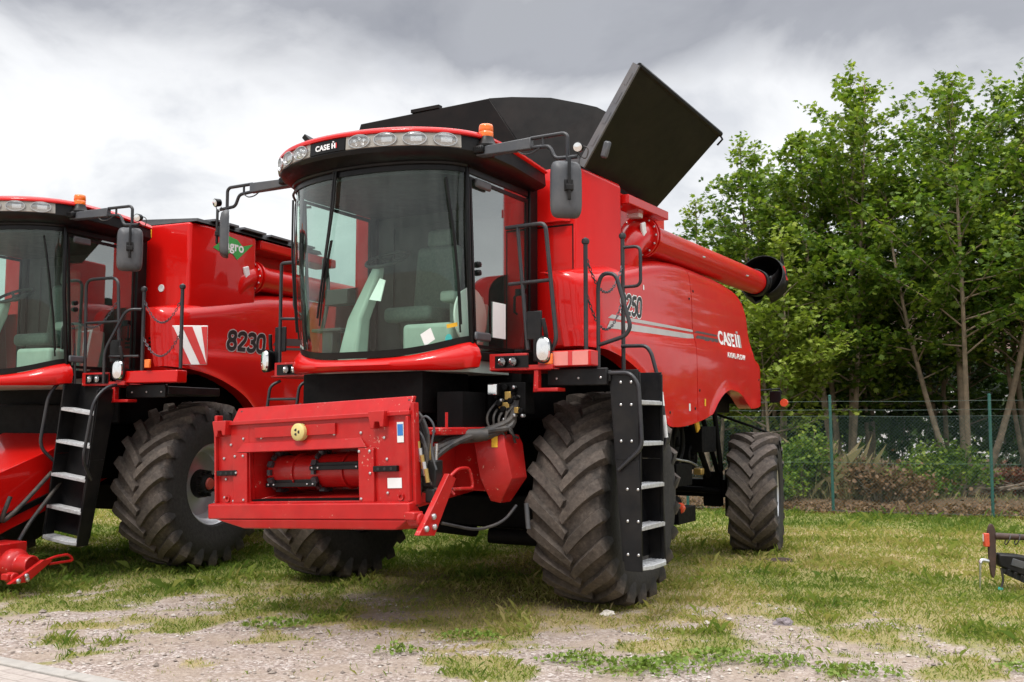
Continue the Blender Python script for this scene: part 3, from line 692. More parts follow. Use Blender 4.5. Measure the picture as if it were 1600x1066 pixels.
def harvester(loc, rz, sc, label, B=False):
    root = empty('combine_harvester', loc, rz, sc)
    tag(root, label, 'combine harvester', 'red combine harvesters parked on the grass')
    # ---- wheels
    for s in (1, -1): wheel(root, s * 1.55, 0, .945, .70, .46, s)
    for s in (1, -1): wheel(root, s * 1.72, 4.07, .745, .58, .37, s, R(11) if not B else R(4))
    # ---- cab and roof
    onwind = cab(root, B)
    for s in (1, -1): mirror(root, s); beacon(root, (s * 1.08, -1.36, 3.925))
    mb = MB()
    for s in (1, -1): mb.cbox((s * 1.04, -1.38, 3.845), (.16, .22, .07))
    mb.build('beacon_shelf', 'black', root, bevel=.02)
    # ---- grain tank
    zt, cx, cy, we = (4.0, 1.30, .30, .34) if not B else (3.99, 1.50, .10, 1.05)
    def ringt(z, k=0.):
        f = .0 if z > 3 else .02
        return [(-1.20, 2.4, z), (-1.20, we + .12, z), (-1.56, we, z), (-1.56, cy - f, z), (-cx, -.12, z), (cx, -.12, z), (1.56 - k, cy - f, z), (1.56 - k, we, z), (1.20, we + .12, z), (1.20, 2.4, z)]
    mb = MB(); r1 = ringt(zt)
    if not B: r1 = [(x, y, zt - (.14 if y > .2 and abs(x) > 1.5 else 0)) for x, y, z in r1]
    r0 = [(x, y, z) if abs(x) < 1.55 or B else (x, y, z) for x, y, z in ringt(2.22 if B else 2.28)]
    if B: r0 = [(math.copysign(1.40, x) if abs(x) > 1.45 else x, y, z) for x, y, z in r0]
    mb.loft([r0, ringt(3.1), r1]); t = mb.build('grain_tank', 'red', root, bevel=.035, bseg=4)
    mb = MB()                                       # seam strips of the front wall
    if not B:
        mb.box((.80, -.124, 3.425), (1.27, -.118, 3.44)); mb.box((1.262, -.124, 2.29), (1.272, -.118, 3.43))
        mb.build('panel_gap', 'black', t)
        mb = MB(); mb.hexa([(.82, -.20, 3.46), (1.18, -.20, 3.46), (1.25, -.123, 3.46), (.82, -.123, 3.46), (.82, -.14, 3.93), (1.02, -.14, 3.93), (1.18, -.123, 3.97), (.82, -.123, 3.97)]); mb.build('front_swelling', 'red', t, bevel=.05, bseg=4)
        mb = MB(); mb.lathe([(-.124, .022), (-.135, .018), (-.136, .001)], 'y', 14, (1.0, 0, 3.0)); mb.build('panel_plug', 'black', t)
    # ---- covers
    if not B:
        def flap(c, name):
            c = [Vector(q) for q in c]; n = (c[1] - c[0]).cross(c[3] - c[0]).normalized() * .03
            mb = MB(); mb.hexa([q - n for q in c] + [q + n for q in c]); f = mb.build(name, 'flap', root, bevel=.008)
            return f, c, n
        f, c, n = flap([(1.33, -.05, 3.99), (1.40, 1.57, 3.90), (2.13, 1.57, 4.60), (1.90, -.05, 4.86)], 'tank_cover')
        mb = MB(); d = (c[3] - c[0]).normalized(); s_ = Vector((0, -1, 0))
        mb.hexa([c[0] + s_ * .03 - n * 1.3, c[3] + s_ * .03 - n * 1.3, c[3] + s_ * .03 + n * 1.3, c[0] + s_ * .03 + n * 1.3, c[0] + s_ * .002 - n * 1.3, c[3] + s_ * .002 - n * 1.3, c[3] + s_ * .002 + n * 1.3, c[0] + s_ * .002 + n * 1.3])
        for k in (.2, .42, .62, .80):
            p = c[0].lerp(c[3], k) + s_ * .034; mb.hexa([p - n * .5, p + d * .12 - n * .5, p + d * .12 + n * .5, p + n * .5, p - n * .5 - s_ * .004, p + d * .12 - n * .5 - s_ * .004, p + d * .12 + n * .5 - s_ * .004, p + n * .5 - s_ * .004])
        mb.build('cover_edge', 'flapedge', f)
        mb = MB(); e0, e1 = c[3] + n * .6, c[2] + n * .6; mb.tube([e0, e1], .03, 8); mb.tube([c[2] + Vector((0, 0, .0)), c[2] + Vector((.03, .02, -.06)), c[2] + Vector((-.02, .0, -.12))], .012, 6); mb.build('cover_trim', 'flap', f)
        for u in (.36, .68):
            mb = MB(); a_, b_ = c[0].lerp(c[1], u), c[3].lerp(c[2], u); d2 = (c[1] - c[0]).normalized() * .03; a_, b_ = a_.lerp(b_, .06), a_.lerp(b_, .94)
            mb.hexa([a_ - d2 - n, b_ - d2 - n, b_ + d2 - n, a_ + d2 - n, a_ - d2 * .4 - n * 1.45, b_ - d2 * .4 - n * 1.45, b_ + d2 * .4 - n * 1.45, a_ + d2 * .4 - n * 1.45]); mb.build('cover_rib', 'flap', f, bevel=.004)
        bolts(f, [tuple(c[0].lerp(c[1], u).lerp(c[3].lerp(c[2], u), v) - n * 1.05) for u, v in ((.35, .88), (.62, .72), (.05, .12), (.92, .5))], .014, 'z')
        flap([(-1.40, 1.57, 3.90), (-1.33, -.05, 3.99), (-2.12, -.05, 4.79), (-2.13, 1.57, 4.60)], 'tank_cover')
        # raised front and rear walls between the covers
        mb = MB(); mb.loft([[(-1.34, -.07, 3.98), (.66, -.07, 3.98), (.66, -.02, 3.98), (-1.34, -.02, 3.98)], [(-1.42, -.07, 4.45), (.66, -.07, 4.3), (.66, -.02, 4.3), (-1.42, -.02, 4.45)], [(-1.28, -.08, 4.785), (.32, -.07, 4.805), (.32, -.03, 4.805), (-1.28, -.04, 4.785)]])
        fw = mb.build('tank_front_wall', 'flap', root, bevel=.006)
        mb = MB(); P = [(.66, -.07, 3.98), (1.33, -.07, 3.98), (1.62, -.07, 4.42), (1.52, .10, 4.52), (1.40, .14, 4.60), (1.26, .10, 4.645), (.95, .05, 4.74), (.56, -.03, 4.79), (.32, -.07, 4.805), (.67, -.07, 4.30)]
        mb.loft([[(x, y, z) for x, y, z in P], [(x, y + .05, z) for x, y, z in P]]); mb.build('wall_corner', 'flap', fw)
        mb = MB(); mb.box((-.62, -.085, 4.80), (-.27, -.02, 4.835)); mb.build('wall_latch', 'flap', fw)
        mb = MB(); mb.loft([[(-1.36, 1.6, 3.9), (1.36, 1.6, 3.9), (1.36, 1.66, 3.9), (-1.36, 1.66, 3.9)], [(-2.0, 1.6, 4.5), (2.0, 1.6, 4.5), (2.0, 1.66, 4.5), (-2.0, 1.66, 4.5)], [(-1.4, 1.6, 4.6), (1.4, 1.6, 4.6), (1.4, 1.66, 4.6), (-1.4, 1.66, 4.6)]]); mb.build('tank_rear_wall', 'flap', root)
        mb = MB(); mb.hexa([(1.40, .37, 3.69), (1.62, .37, 3.69), (1.62, 1.42, 3.71), (1.40, 1.42, 3.71), (1.36, .37, 3.78), (1.62, .37, 3.78), (1.62, 1.42, 3.80), (1.36, 1.42, 3.80)]); mb.build('tank_ledge', 'red', root, bevel=.008)
        mb = MB(); mb.box((1.10, -.10, 3.99), (1.32, -.04, 4.09)); mb.box((.70, -.10, 3.98), (.80, -.04, 4.10)); mb.build('hinge_bracket', 'grey', root, bevel=.01)
        mb = MB(); mb.cbox((1.60, -.10, 4.10), (.07, .05, .16), ry=.3); mb.build('cover_sensor', 'grey', root, bevel=.02)
    else:
        mb = MB(); mb.loft([[(-1.58, -.10, 3.995), (1.58, -.10, 3.995), (1.58, 2.5, 4.0), (-1.58, 2.5, 4.0)], [(-1.55, -.05, 4.04), (1.55, -.05, 4.04), (1.55, 2.5, 4.05), (-1.55, 2.5, 4.05)], [(-.3, .0, 4.12), (.3, .0, 4.12), (.3, 2.5, 4.14), (-.3, 2.5, 4.14)]]); tl = mb.build('tank_lid', 'flap', root)
        for y in (.2, .75, 1.3, 1.85): mb = MB(); mb.box((1.42, y, 4.05), (1.6, y + .45, 4.075)); mb.build('lid_bar', 'flapedge', tl)
        mb = MB(); mb.box((1.2, we + .1, 3.86), (1.56, 2.9, 3.985)); mb.build('tank_ledge', 'red', root, bevel=.02)
        mb = MB(); mb.box((.83, -.127, 3.84), (.93, -.122, 3.98)); mb.build('yellow_label', 'yellow', root)
        mb = MB(); mb.lathe([(-.123, .045), (-.128, .042), (-.126, .02), (-.122, .001)], 'y', 20, (1.10, 0, 3.22)); mb.build('round_badge', 'white', root)
        for k in range(3):
            mb = MB(); mb.box((.93, -.126, 2.62 - .05 * k), (1.26, -.122, 2.645 - .05 * k)); mb.build('vent_slot', 'black', t)
        mb = MB(); P = [(.22 + (a - .1) * .86, 3.775 + (b - 3.56) * .86 + (a - .5) * .10) for a, b in [(.10, 3.56), (.30, 3.68), (.42, 3.74), (.62, 3.69), (.74, 3.60), (.98, 3.64), (.82, 3.53), (.62, 3.40), (.50, 3.50), (.34, 3.47)]]
        mb.prism(P, 'x', 1.562, 1.566); dc = mb.build('dealer_decal', 'green', root)
        text('decal_lettering', 'agro', .17, 'txtwht', root, (1.5665, .44, 3.755), SD, .004, width=.35)
    # ---- flank panels with their lettering
    for s in (1, -1):
        side_panel(root, -.46, 2.125, s); side_panel(root, 2.14, 4.9, s)
    surf = panel_x
    def stripe(y0, y1, za, zb, th0, th1, mat, rows=24):
        mb = MB(); g = []
        for i in range(rows + 1):
            u = i / rows; y = y0 + (y1 - y0) * u; zc = za + (zb - za) * u; th = th0 + (th1 - th0) * u
            yy0 = y + (.10 * (1 - u) if True else 0)
            g.append([(surf(yy0, zc + th / 2) + .003, yy0, zc + th / 2), (surf(y, zc - th / 2) + .003, y, zc - th / 2)])
        mb.loft(g, False); return mb.build('side_stripe', mat, root)
    if not B:
        stripe(-.16, 2.12, 2.485, 2.535, .075, .052, 'silver'); stripe(-.10, 2.12, 2.565, 2.60, .04, .025, 'silver')
        stripe(2.15, 2.98, 2.537, 2.552, .052, .04, 'dgrey'); stripe(2.15, 2.95, 2.60, 2.61, .025, .02, 'dgrey')
        number(root, '9250', .20, 2.625, .175, .165, .20, .038, .010, 'txtwht', surf)
        text('maker_lettering', 'CASE', .215, 'txtwht', root, (0, 2.99, 2.525), SD, .007, surf=surf, width=.62)
        for i, q in enumerate((3.66, 3.76)):
            mb = MB(); mb.box((0, q, 2.525), (.003, q + .055, 2.685)); o = mb.build('maker_emblem', 'txtwht', root)
            for v in o.data.vertices: v.co.x += surf(v.co.y, v.co.z) + .003
        mb = MB(); mb.box((0, 3.83, 2.525), (.003, 3.875, 2.685)); mb.box((0, 3.72, 2.70), (.003, 3.79, 2.725)); o = mb.build('maker_emblem', 'silver', root)
        for v in o.data.vertices: v.co.x += surf(v.co.y, v.co.z) + .003
        text('series_lettering', 'AXIAL-FLOW', .088, 'txtwht', root, (0, 3.22, 2.375), SD, .002, surf=surf, width=.74)
    else:
        number(root, '8230', .46, 2.53, .21, .245, .22, .052, .012, 'silver', surf)
        stripe(1.36, 2.12, 2.68, 2.72, .10, .10, 'dgrey'); stripe(1.36, 2.12, 2.59, 2.63, .035, .035, 'dgrey')
    def onside(y, z, d=0): return (panel_x(y, z) + d, y, z)
    for y, z in ((2.20, 3.05), (2.20, 1.95), (4.55, 2.15), (2.05, 2.95), (2.05, 1.75), (1.30, 1.70)):
        mb = MB(); mb.lathe([(0, .016), (.005, .015), (.006, .009), (.002, .008), (.002, .001)], 'x', 14, onside(y, z)); mb.build('panel_latch', 'blackm', root)
    if not B:
        for y, z, w_, h_, m_ in ((1.85, 1.72, .05, .08, 'white'), (2.35, 1.78, .05, .08, 'yellow'), (.75, 2.9, .03, .05, 'white')):
            mb = MB(); mb.loft([[onside(y, z, .003), onside(y + w_, z, .003)], [onside(y, z + h_, .003), onside(y + w_, z + h_, .003)]], False); mb.build('warning_label', m_, root)
    # ---- engine deck, chassis, axles
    mb = MB(); mb.loft([[(-1.42, .5, 1.75), (1.42, .5, 1.75), (1.42, .5, 2.9), (-1.42, .5, 2.9)], [(-1.42, 2.6, 1.7), (1.42, 2.6, 1.7), (1.42, 2.6, 3.2), (-1.42, 2.6, 3.2)]], cap=True)
    mb.loft([[(-1.42, 2.6, 2.0), (1.42, 2.6, 2.0), (1.42, 2.6, 3.15), (-1.42, 2.6, 3.15)], [(-1.42, 4.1, 2.0), (1.42, 4.1, 2.0), (1.42, 4.1, 3.05), (-1.42, 4.1, 3.05)], [(-1.35, 4.5, 2.0), (1.35, 4.5, 2.0), (1.35, 4.5, 2.4), (-1.35, 4.5, 2.4)]])
    mb.box((-1.40, 2.7, 1.72), (1.40, 4.05, 2.2)); mb.box((-1.36, 4.0, 1.84), (1.36, 4.72, 2.36))
    mb.build('body_shell', 'under', root)
    mb = MB(); mb.box((-.75, -.75, 1.0), (.75, .9, 1.85)); mb.box((-1.0, -.62, 1.62), (1.0, .5, 2.25)); mb.box((-.6, .6, .85), (.6, 3.6, 1.6)); mb.box((-1.18, -.25, .62), (1.18, .25, .92))
    for s in (-1, 1):
        mb.box((s * 1.24 - .12, -.2, .6), (s * 1.24 + .12, .2, 1.25)); mb.box((s * .95 - .1, .3, 1.3), (s * .95 + .1, 4.2, 1.55)); mb.box((s * 1.05 - .08, .9, .86), (s * 1.05 + .08, 2.9, 1.06))
    mb.build('chassis', 'under', root, bevel=.02)
    mb = MB(); mb.box((-1.35, 3.95, .66), (1.35, 4.2, .88)); mb.box((-.25, 3.9, .8), (.25, 4.25, 1.4))
    for s in (-1, 1): mb.cyl((s * 1.42, 4.07, .42), (s * 1.42, 4.07, 1.0), .10, n=14); mb.box((s * 1.2 - .1, 3.86, .55), (s * 1.2 + .12, 4.0, .98)); mb.tube([(s * 1.35, 3.8, .75), (s * .4, 3.72, .78)], .04, 8); mb.tube([(s * 1.0, 4.3, 1.75), (s * 1.5, 4.65, 1.55), (s * 1.72, 4.75, 1.45)], .02, 6)
    mb.build('rear_axle', 'under', root, bevel=.01)
    mb = MB(); rs = random.Random(3)                # drives and hydraulics seen below the flank
    for k in range(7):
        y = 1.5 + .13 * k; mb.tube([(1.42, y, 1.66), (1.36 + rs.uniform(-.05, .05), y + rs.uniform(-.05, .1), 1.3), (1.25, y + rs.uniform(0, .2), 1.0 + rs.uniform(-.1, .1))], rs.choice([.014, .02, .026]), 8, .1)
    for c, r_ in (((1.34, 1.75, 1.25), .17), ((1.30, 2.35, 1.38), .24), ((1.28, 2.9, 1.2), .15)): mb.lathe([(-.06, r_), (.04, r_), (.05, r_ * .8), (.02, r_ * .7), (.02, r_ * .25), (.06, r_ * .22), (.06, .001)], 'x', 24, c, close=True)
    mb.cbox((1.3, 2.25, 1.02), (.3, .5, .24)); mb.cbox((1.3, 3.1, 1.4), (.3, .5, .3)); mb.cyl((1.35, 2.75, 1.6), (1.30, 3.5, .95), .035); mb.cyl((1.25, 1.3, .72), (1.25, 2.5, .70), .07); mb.cyl((1.4, 3.4, 1.9), (1.42, 3.62, 1.0), .03); mb.cyl((1.25, 3.3, 1.85), (1.3, 3.9, .9), .03)
    mb.cbox((1.62, 1.45, .66), (.3, .5, .16)); mb.cbox((1.25, 1.2, .8), (.4, 1.0, .2))
    mb.build('drive_gear', 'under', root, bevel=.006)
    for pts in ([(1.45, 1.62, 1.62), (1.44, 1.66, 1.3), (1.38, 1.8, 1.15)], [(1.45, 1.76, 1.62), (1.45, 1.78, 1.35), (1.40, 1.9, 1.2)], [(1.44, 2.0, 1.2), (1.46, 2.4, 1.16), (1.42, 2.75, 1.10)]):
        mb = MB(); mb.tube(pts, .013, 8, .1); mb.build('pipe', 'steel', root)
    mb = MB(); mb.cbox((1.44, 2.72, 1.56), (.02, .10, .12), rx=.5); mb.build('yellow_label', 'yellow', root)
    mb = MB(); mb.cbox((1.47, 2.66, 1.04), (.1, .10, .07)); mb.build('tow_socket', 'brass', root, bevel=.01)
    mb = MB(); mb.lathe([(-.02, .055), (.012, .055), (.02, .04), (.022, .001)], 'y', 20); sl = mb.build('side_lamp', 'lens_red', root, loc=(1.75, 1.28, .74), rot=(0, 0, PI)); 
    mb = MB(); mb.tube([(1.55, 4.85, 2.02), (1.78, 5.05, 2.05), (1.80, 5.06, 1.98)], .012, 6, .03); mb.cbox((1.72, 5.04, 1.94), (.15, .04, .16)); rl = mb.build('rear_lamp', 'black', root, bevel=.01)
    mb = MB(); mb.lathe([(-.03, .05), (.0, .055), (.03, .03), (.032, .001)], 'y', 16, (1.84, 5.03, 1.86), close=True); mb.build('lens', 'lens_red', rl)
    # ---- unloading auger: elbow, tube, spout
    mb = MB(); mb.tube([(1.22, .70, 2.95), (1.36, .72, 3.1), (1.42, .78, 3.38), (1.43, 1.05, 3.50), (1.43, 1.3, 3.505)], .17, 22, .25, seg=6)
    for p, q in (((1.425, 1.06, 3.495), (1.425, 1.09, 3.496)), ((1.425, 1.14, 3.50), (1.425, 1.17, 3.50))): mb.cyl(p, q, .215, n=28)
    el = mb.build('auger_elbow', 'red', root)
    bolts(el, [(1.425 + .197 * math.cos(a), 1.055, 3.495 + .197 * math.sin(a)) for a in [2 * PI * k / 14 for k in range(14)]], .012)
    mb = MB(); mb.cbox((1.57, .85, 3.52), (.03, .1, .14), rx=.3); mb.cbox((1.45, .92, 3.70), (.14, .1, .08)); mb.build('elbow_plate', 'reflw', el, bevel=.01)
    mb = MB(); mb.tube([(1.425, 1.17, 3.50), (1.40, 5.35, 3.545)], .165, 32); au = mb.build('auger_tube', 'red', root)
    mb = MB()
    for y in (2.6, 4.3): mb.tube([(1.57 * 1 - .0, y, 3.50)] * 1 + [(1.585, y + .05, 3.50)], .012, 6)
    mb.build('tube_stud', 'steel', au)
    # spout: a round boot with an open mouth towards the machine
    mb = MB(); n = 28
    mb.lathe([(5.27, .178), (5.42, .178), (5.43, .17)], 'y', n, (1.40, 0, 3.545)); 
    rings = []
    for k in range(15):
        u = k / 14; a = u * R(105); cyp = 5.40 + .52 * math.sin(a) * .9; czp = 3.56 + .34 * (1 - math.cos(a)) * .55
        # crescent shell whose back bulges to the rear and top stays open towards the front
        rad = .185 + .07 * u; ring = []
        for j in range(n + 1):
            b = -PI * .62 + 1.24 * PI * j / n
            ring.append((1.40 + rad * math.sin(b) , cyp - .0 + math.cos(a) * 0 + .14 * u * math.cos(b), czp - rad * math.cos(b) * math.cos(a * .35) + .12 * u))
        rings.append(ring)
    mb.loft(rings, False); mb.build('auger_spout', 'black', root, solid=.02, angle=60)
    mb = MB(); P = [(1.40 + .32 * math.cos(a), 5.56 + .14 * math.sin(a), 3.665 + .31 * math.sin(a)) for a in [R(-70 + 320 * k / 30) for k in range(31)]]
    mb.loft([P, [(x + (x - 1.4) * .06, y + .14, z - .02) for x, y, z in P], [(1.4 + (x - 1.4) * .98, y + .28, 3.64 + (z - 3.66) * .97 - .07) for x, y, z in P], [(1.4 + (x - 1.4) * .7, y + .42, 3.56 + (z - 3.66) * .7) for x, y, z in P], [(1.40, 6.02, 3.54)] * 31], False); sp = mb.build('spout_hood', 'black', root, solid=.012, angle=60)
    mb = MB(); mb.hexa([(1.735, 5.66, 3.60), (1.75, 5.66, 3.60), (1.75, 5.72, 3.60), (1.735, 5.72, 3.60), (1.70, 5.64, 3.80), (1.715, 5.64, 3.80), (1.715, 5.70, 3.80), (1.70, 5.70, 3.80)]); mb.build('reflector_strip', 'refl', sp)
    # ---- front platform, lamps and rails
    mb = MB(); mb.box((1.0, -1.17, 2.03), (1.36, -1.13, 2.17)); mb.box((1.36, -1.17, 2.03), (1.60, -1.13, 2.07)); mb.box((1.42, -1.16, 1.85), (1.46, -1.1, 2.03)); mb.box((1.42, -1.16, 1.85), (1.64, -1.02, 1.88)); mb.box((1.0, -1.13, 2.03), (1.5, -.5, 2.05))
    pf = mb.build('lamp_bracket', 'red_low', root, bevel=.006)
    mb = MB(); mb.box((1.44, -1.13, 2.052), (1.92 if not B else 2.27, -.98, 2.18)); mb.build('platform_beam', 'red', root, bevel=.01)
    if not B:
        mb = MB(); mb.box((1.58, -1.134, 2.06), (1.72, -1.131, 2.172)); mb.build('reflective_plate', 'reflp', root); mb = MB(); mb.box((1.76, -1.134, 2.06), (1.90, -1.131, 2.172)); mb.build('reflective_plate', 'reflp', root)
        mb = MB(); mb.box((1.722, -1.134, 2.06), (1.758, -1.131, 2.172)); mb.build('reflective_plate', 'refl', root)
    for s in (1, -1):
        if s < 0: mb = MB(); mb.box((-1.42, -1.17, 2.03), (-1.0, -1.13, 2.17)); mb.box((-1.5, -1.13, 2.03), (-1.0, -.5, 2.05)); mb.build('lamp_bracket', 'red_low', root, bevel=.006)
        mb = MB(); mb.box((s * 1.06 if s > 0 else -1.38, -1.178, 2.05), (1.38 if s > 0 else -1.06, -1.172, 2.15)); mb.build('lamp_panel', 'black', root)
        for q in (1.14, 1.245): round_lamp(root, (s * q, -1.19, 2.10), .042)
        mb = MB(); mb.tube([(s * 1.46, -1.06, 2.12), (s * 1.52, -1.12, 2.30), (s * 1.50, -1.15, 2.45)], .02, 8, .05); mb.box((s * 1.40 - .07, -1.12, 2.28), (s * 1.40 + .07, -1.10, 2.52)); mb.box((s * 1.44 - .05, -1.12, 2.10), (s * 1.44 + .05, -1.10, 2.29)); mb.build('lamp_stalk', 'blackm', root, bevel=.01)
        mb = MB(); n = 24
        def orr(sx, sz, d): return [(sx * math.copysign(abs(math.cos(a)) ** .7, math.cos(a)), d, sz * math.copysign(abs(math.sin(a)) ** .7, math.sin(a))) for a in [2 * PI * k / n for k in range(n)]]
        mb.loft([orr(.05, .09, .07), orr(.068, .108, .03), orr(.07, .112, -.01), orr(.062, .104, -.012)]); hl = mb.build('road_lamp', 'black', root, loc=(s * 1.52, -1.18, 2.19), rot=(0, 0, s * .25))
        mb = MB(); mb.loft([orr(.06, .10, -.012), orr(.05, .088, -.028), orr(.02, .03, -.034)]); mb.build('lens', 'chrome', hl)
    mb = MB(); mb.cbox((1.56 if not B else 1.9, -1.16, 2.115 if not B else 2.25), (.07, .03, .09)); mb.build('indicator', 'lens_orange', root, bevel=.008)
    mb = MB(); mb.box((1.46, -.97, 1.93), (2.02, -.15, 2.02)); mb.box((1.46, -1.0, 1.90), (2.0, -.96, 2.04)); pl = mb.build('platform_deck', 'blackm', root, bevel=.008)
    bolts(pl, [(1.55, -1.003, 1.96), (1.75, -1.003, 1.96), (1.95, -1.003, 1.96)], .01)
    def rail(pts, r=.017, fil=.06, name='hand_rail'):
        mb = MB(); mb.tube(pts, r, 10, fil); return mb.build(name, 'rail', root)
    def post(p, top):
        mb = MB(); mb.tube([p, (p[0], p[1], top)], .019, 10); mb.lathe([(-.035, .004), (-.02, .028), (0, .034), (.02, .028), (.035, .001)], 'z', 16, (p[0], p[1], top + .02)); mb.build('rail_post', 'rail', root)
    if not B:
        post((1.80, -.96, 2.19), 3.07); post((1.80, -.20, 2.03), 3.24)
        for za, sg in ((2.98, .28), (2.68, .30)): chain(root, (1.80, -.96, za), (1.80, -.20, za + .02), sg)
        rail([(1.86, -.85, 2.02), (1.86, -.85, 2.74), (1.90, -.85, 2.83), (2.02, -.85, 2.82), (2.15, -.85, 2.37), (2.10, -.85, 2.30), (1.86, -.85, 2.235)], fil=.1)
        rail([(1.80, -.20, 3.155), (1.97, -.20, 3.155), (1.97, -.20, 2.80), (1.80, -.20, 2.80)], .015)
        rail([(1.12, -1.1, 3.245), (1.50, -1.1, 3.25), (1.60, -1.1, 2.27), (1.55, -1.1, 2.18)], .018); rail([(1.15, -1.1, 2.76), (1.55, -1.1, 2.77)], .016); rail([(1.235, -1.1, 3.24), (1.33, -1.1, 2.2)], .016)
        ladder(root, (2.0, -.69, 0), 0)
    else:
        post((1.72, -1.05, 2.05), 3.04); post((2.24, -1.05, 2.2), 3.04); chain(root, (1.72, -1.05, 2.95), (2.24, -1.05, 2.95), .26); chain(root, (1.72, -1.05, 2.55), (2.24, -1.05, 2.6), .24); chain(root, (1.40, -1.1, 2.95), (.8, -1.1, 2.80), .2)
        rail([(.97, -1.1, 2.05), (.94, -1.1, 3.20), (1.40, -1.1, 3.20), (1.46, -1.1, 2.05)], fil=.1); rail([(.95, -1.1, 2.72), (1.43, -1.1, 2.72)], .015)
        rail([(.72, -1.2, 2.05), (.72, -1.2, 2.70), (.88, -1.2, 2.72), (.93, -1.2, 2.05)], .016, .08); rail([(1.72, -1.08, 2.84), (1.58, -1.15, 2.84), (1.36, -1.22, 2.40), (1.34, -1.2, 2.05)], .016, .08); rail([(1.36, -1.15, 2.34), (1.70, -1.08, 2.34)], .014)
        lad = ladder(root, (.91, -1.10, -.07), -PI / 2, False); lad.rotation_euler.x = -R(7.5); lad.scale = (1, 1, 1.045)
        mb = MB(); mb.tube([(-.05, -.34, 2.08), (.2, -.34, 2.05), (.33, -.36, 1.9), (.36, -.36, 1.35), (.2, -.27, 1.2)], .018, 10, .1); mb.build('grab_rail', 'rail', lad)
        mb = MB(); mb.tube([(-.05, .30, 2.08), (.2, .30, 2.05), (.33, .28, 1.9), (.36, .27, 1.30), (.2, .26, 1.1)], .018, 10, .1); mb.build('grab_rail', 'rail', lad)
        mb = MB(); mb.box((.025, .05, 1.55), (.03, .22, 1.72)); k_ = mb.build('yellow_label', 'yellow', lad)
        # red and white warning board
        mb = MB(); mb.box((0, -.01, 0), (.47, .01, .45)); wb = mb.build('warning_board', 'reflw', root, loc=(1.44, -.40, 2.29), rot=(0, 0, R(26)), bevel=.004)
        for k in range(3):
            mb = MB(); o_ = .01 + .215 * k; P = []
            for (xa, za) in ((o_, .44), (o_ + .10, .44)): P.append((xa, za))
            poly = [(max(0, min(.47, x)), z) for x, z in ((o_ - .04, .435), (o_ + .075, .435), (o_ + .075 + .21, .005), (o_ - .04 + .21, .005))]
            mb.prism(poly, 'y', -.0135, -.011); mb.build('board_stripe', 'refl', wb)
    # right-hand rails and small ladder
    rail([(-1.40, -1.12, 2.15), (-1.40, -1.12, 3.14), (-1.08, -1.12, 3.14), (-1.06, -1.12, 2.15)], fil=.03); rail([(-1.40, -1.12, 2.60), (-1.07, -1.12, 2.58)], .014); rail([(-1.10, -1.16, 3.80), (-1.19, -1.16, 3.72), (-1.19, -1.16, 2.68), (-1.08, -1.16, 2.60)], .015, .06)
    rail([(-1.40, -1.1, 2.0), (-1.46, -1.18, 1.95), (-1.50, -1.2, 1.55)], .015); rail([(-1.04, -1.1, 2.0), (-1.09, -1.18, 1.95), (-1.13, -1.2, 1.55)], .015); rail([(-1.48, -1.18, 1.82), (-1.10, -1.18, 1.82)], .013)
    # ---- feeder house
    if not B:
        loc_, rot_ = (0, -2.3, 1.31), (0, -R(2.6), 0)
        mb = MB(); mb.loft([[(-.68, -1.73, .92), (.68, -1.73, .92), (.68, -1.73, 1.50), (-.68, -1.73, 1.50)], [(-.68, -.7, 1.02), (.68, -.7, 1.02), (.68, -.7, 1.62), (-.68, -.7, 1.62)]])
        fh = mb.build('feeder_house', 'red_low', root, bevel=.012)
        mb = MB(); mb.box((.60, -1.9, 1.50), (1.02, -.9, 1.56)); mb.box((.55, -1.2, 1.03), (1.0, -.85, 1.50)); mb.box((.70, -2.2, .98), (.92, -1.85, 1.32)); mb.box((.60, -2.22, .92), (.66, -1.74, 1.46)); mb.box((-.66, -2.22, .92), (-.60, -1.74, 1.46)); mb.box((-.60, -2.22, 1.47), (.60, -1.74, 1.5)); mb.build('feeder_shield', 'red_low', fh, bevel=.01)
        mb = MB(); mb.box((-.66, -1.6, 1.68), (.62, -.9, 2.02)); mb.box((.70, -1.5, 1.56), (.95, -1.15, 1.85)); mb.build('rubber_apron', 'under', fh)
        bolts(fh, [(.68, -1.91, 1.53), (.80, -1.91, 1.53), (.95, -1.91, 1.53)], .015)
        mb = MB(); mb.tube([(.86, -1.6, 1.55), (.86, -1.6, 1.68)], .012, 8); mb.build('pin', 'red_low', fh)
    else:
        loc_, rot_ = (0, -2.42, .62), (-.32, 0, 0)
        mb = MB(); mb.loft([[(-.66, -2.38, .30), (.66, -2.38, .30), (.66, -2.2, 1.02), (-.66, -2.2, 1.02)], [(-.66, -.25, 1.05), (.66, -.25, 1.05), (.66, -.25, 1.68), (-.66, -.25, 1.68)]])
        fh = mb.build('feeder_house', 'red', root, bevel=.012)
        mb = MB(); mb.hexa([(.665, -2.2, .50), (.70, -2.2, .50), (.70, -.5, 1.08), (.665, -.5, 1.08), (.665, -2.2, .56), (.70, -2.2, .56), (.70, -.5, 1.14), (.665, -.5, 1.14)]); mb.box((.2, -2.0, 1.09), (.5, -1.8, 1.105)); mb.build('feeder_rib', 'under', fh)
        mb = MB(); mb.lathe([(0, .14), (.16, .15), (.2, .13), (.22, .10), (.36, .095), (.37, .08), (.33, .07), (.33, .001)], 'x', 24, (1.12, -2.15, .27), close=True); mb.cbox((1.05, -2.15, .3), (.3, .36, .34)); mb.build('gearbox', 'red_low', root, bevel=.02)
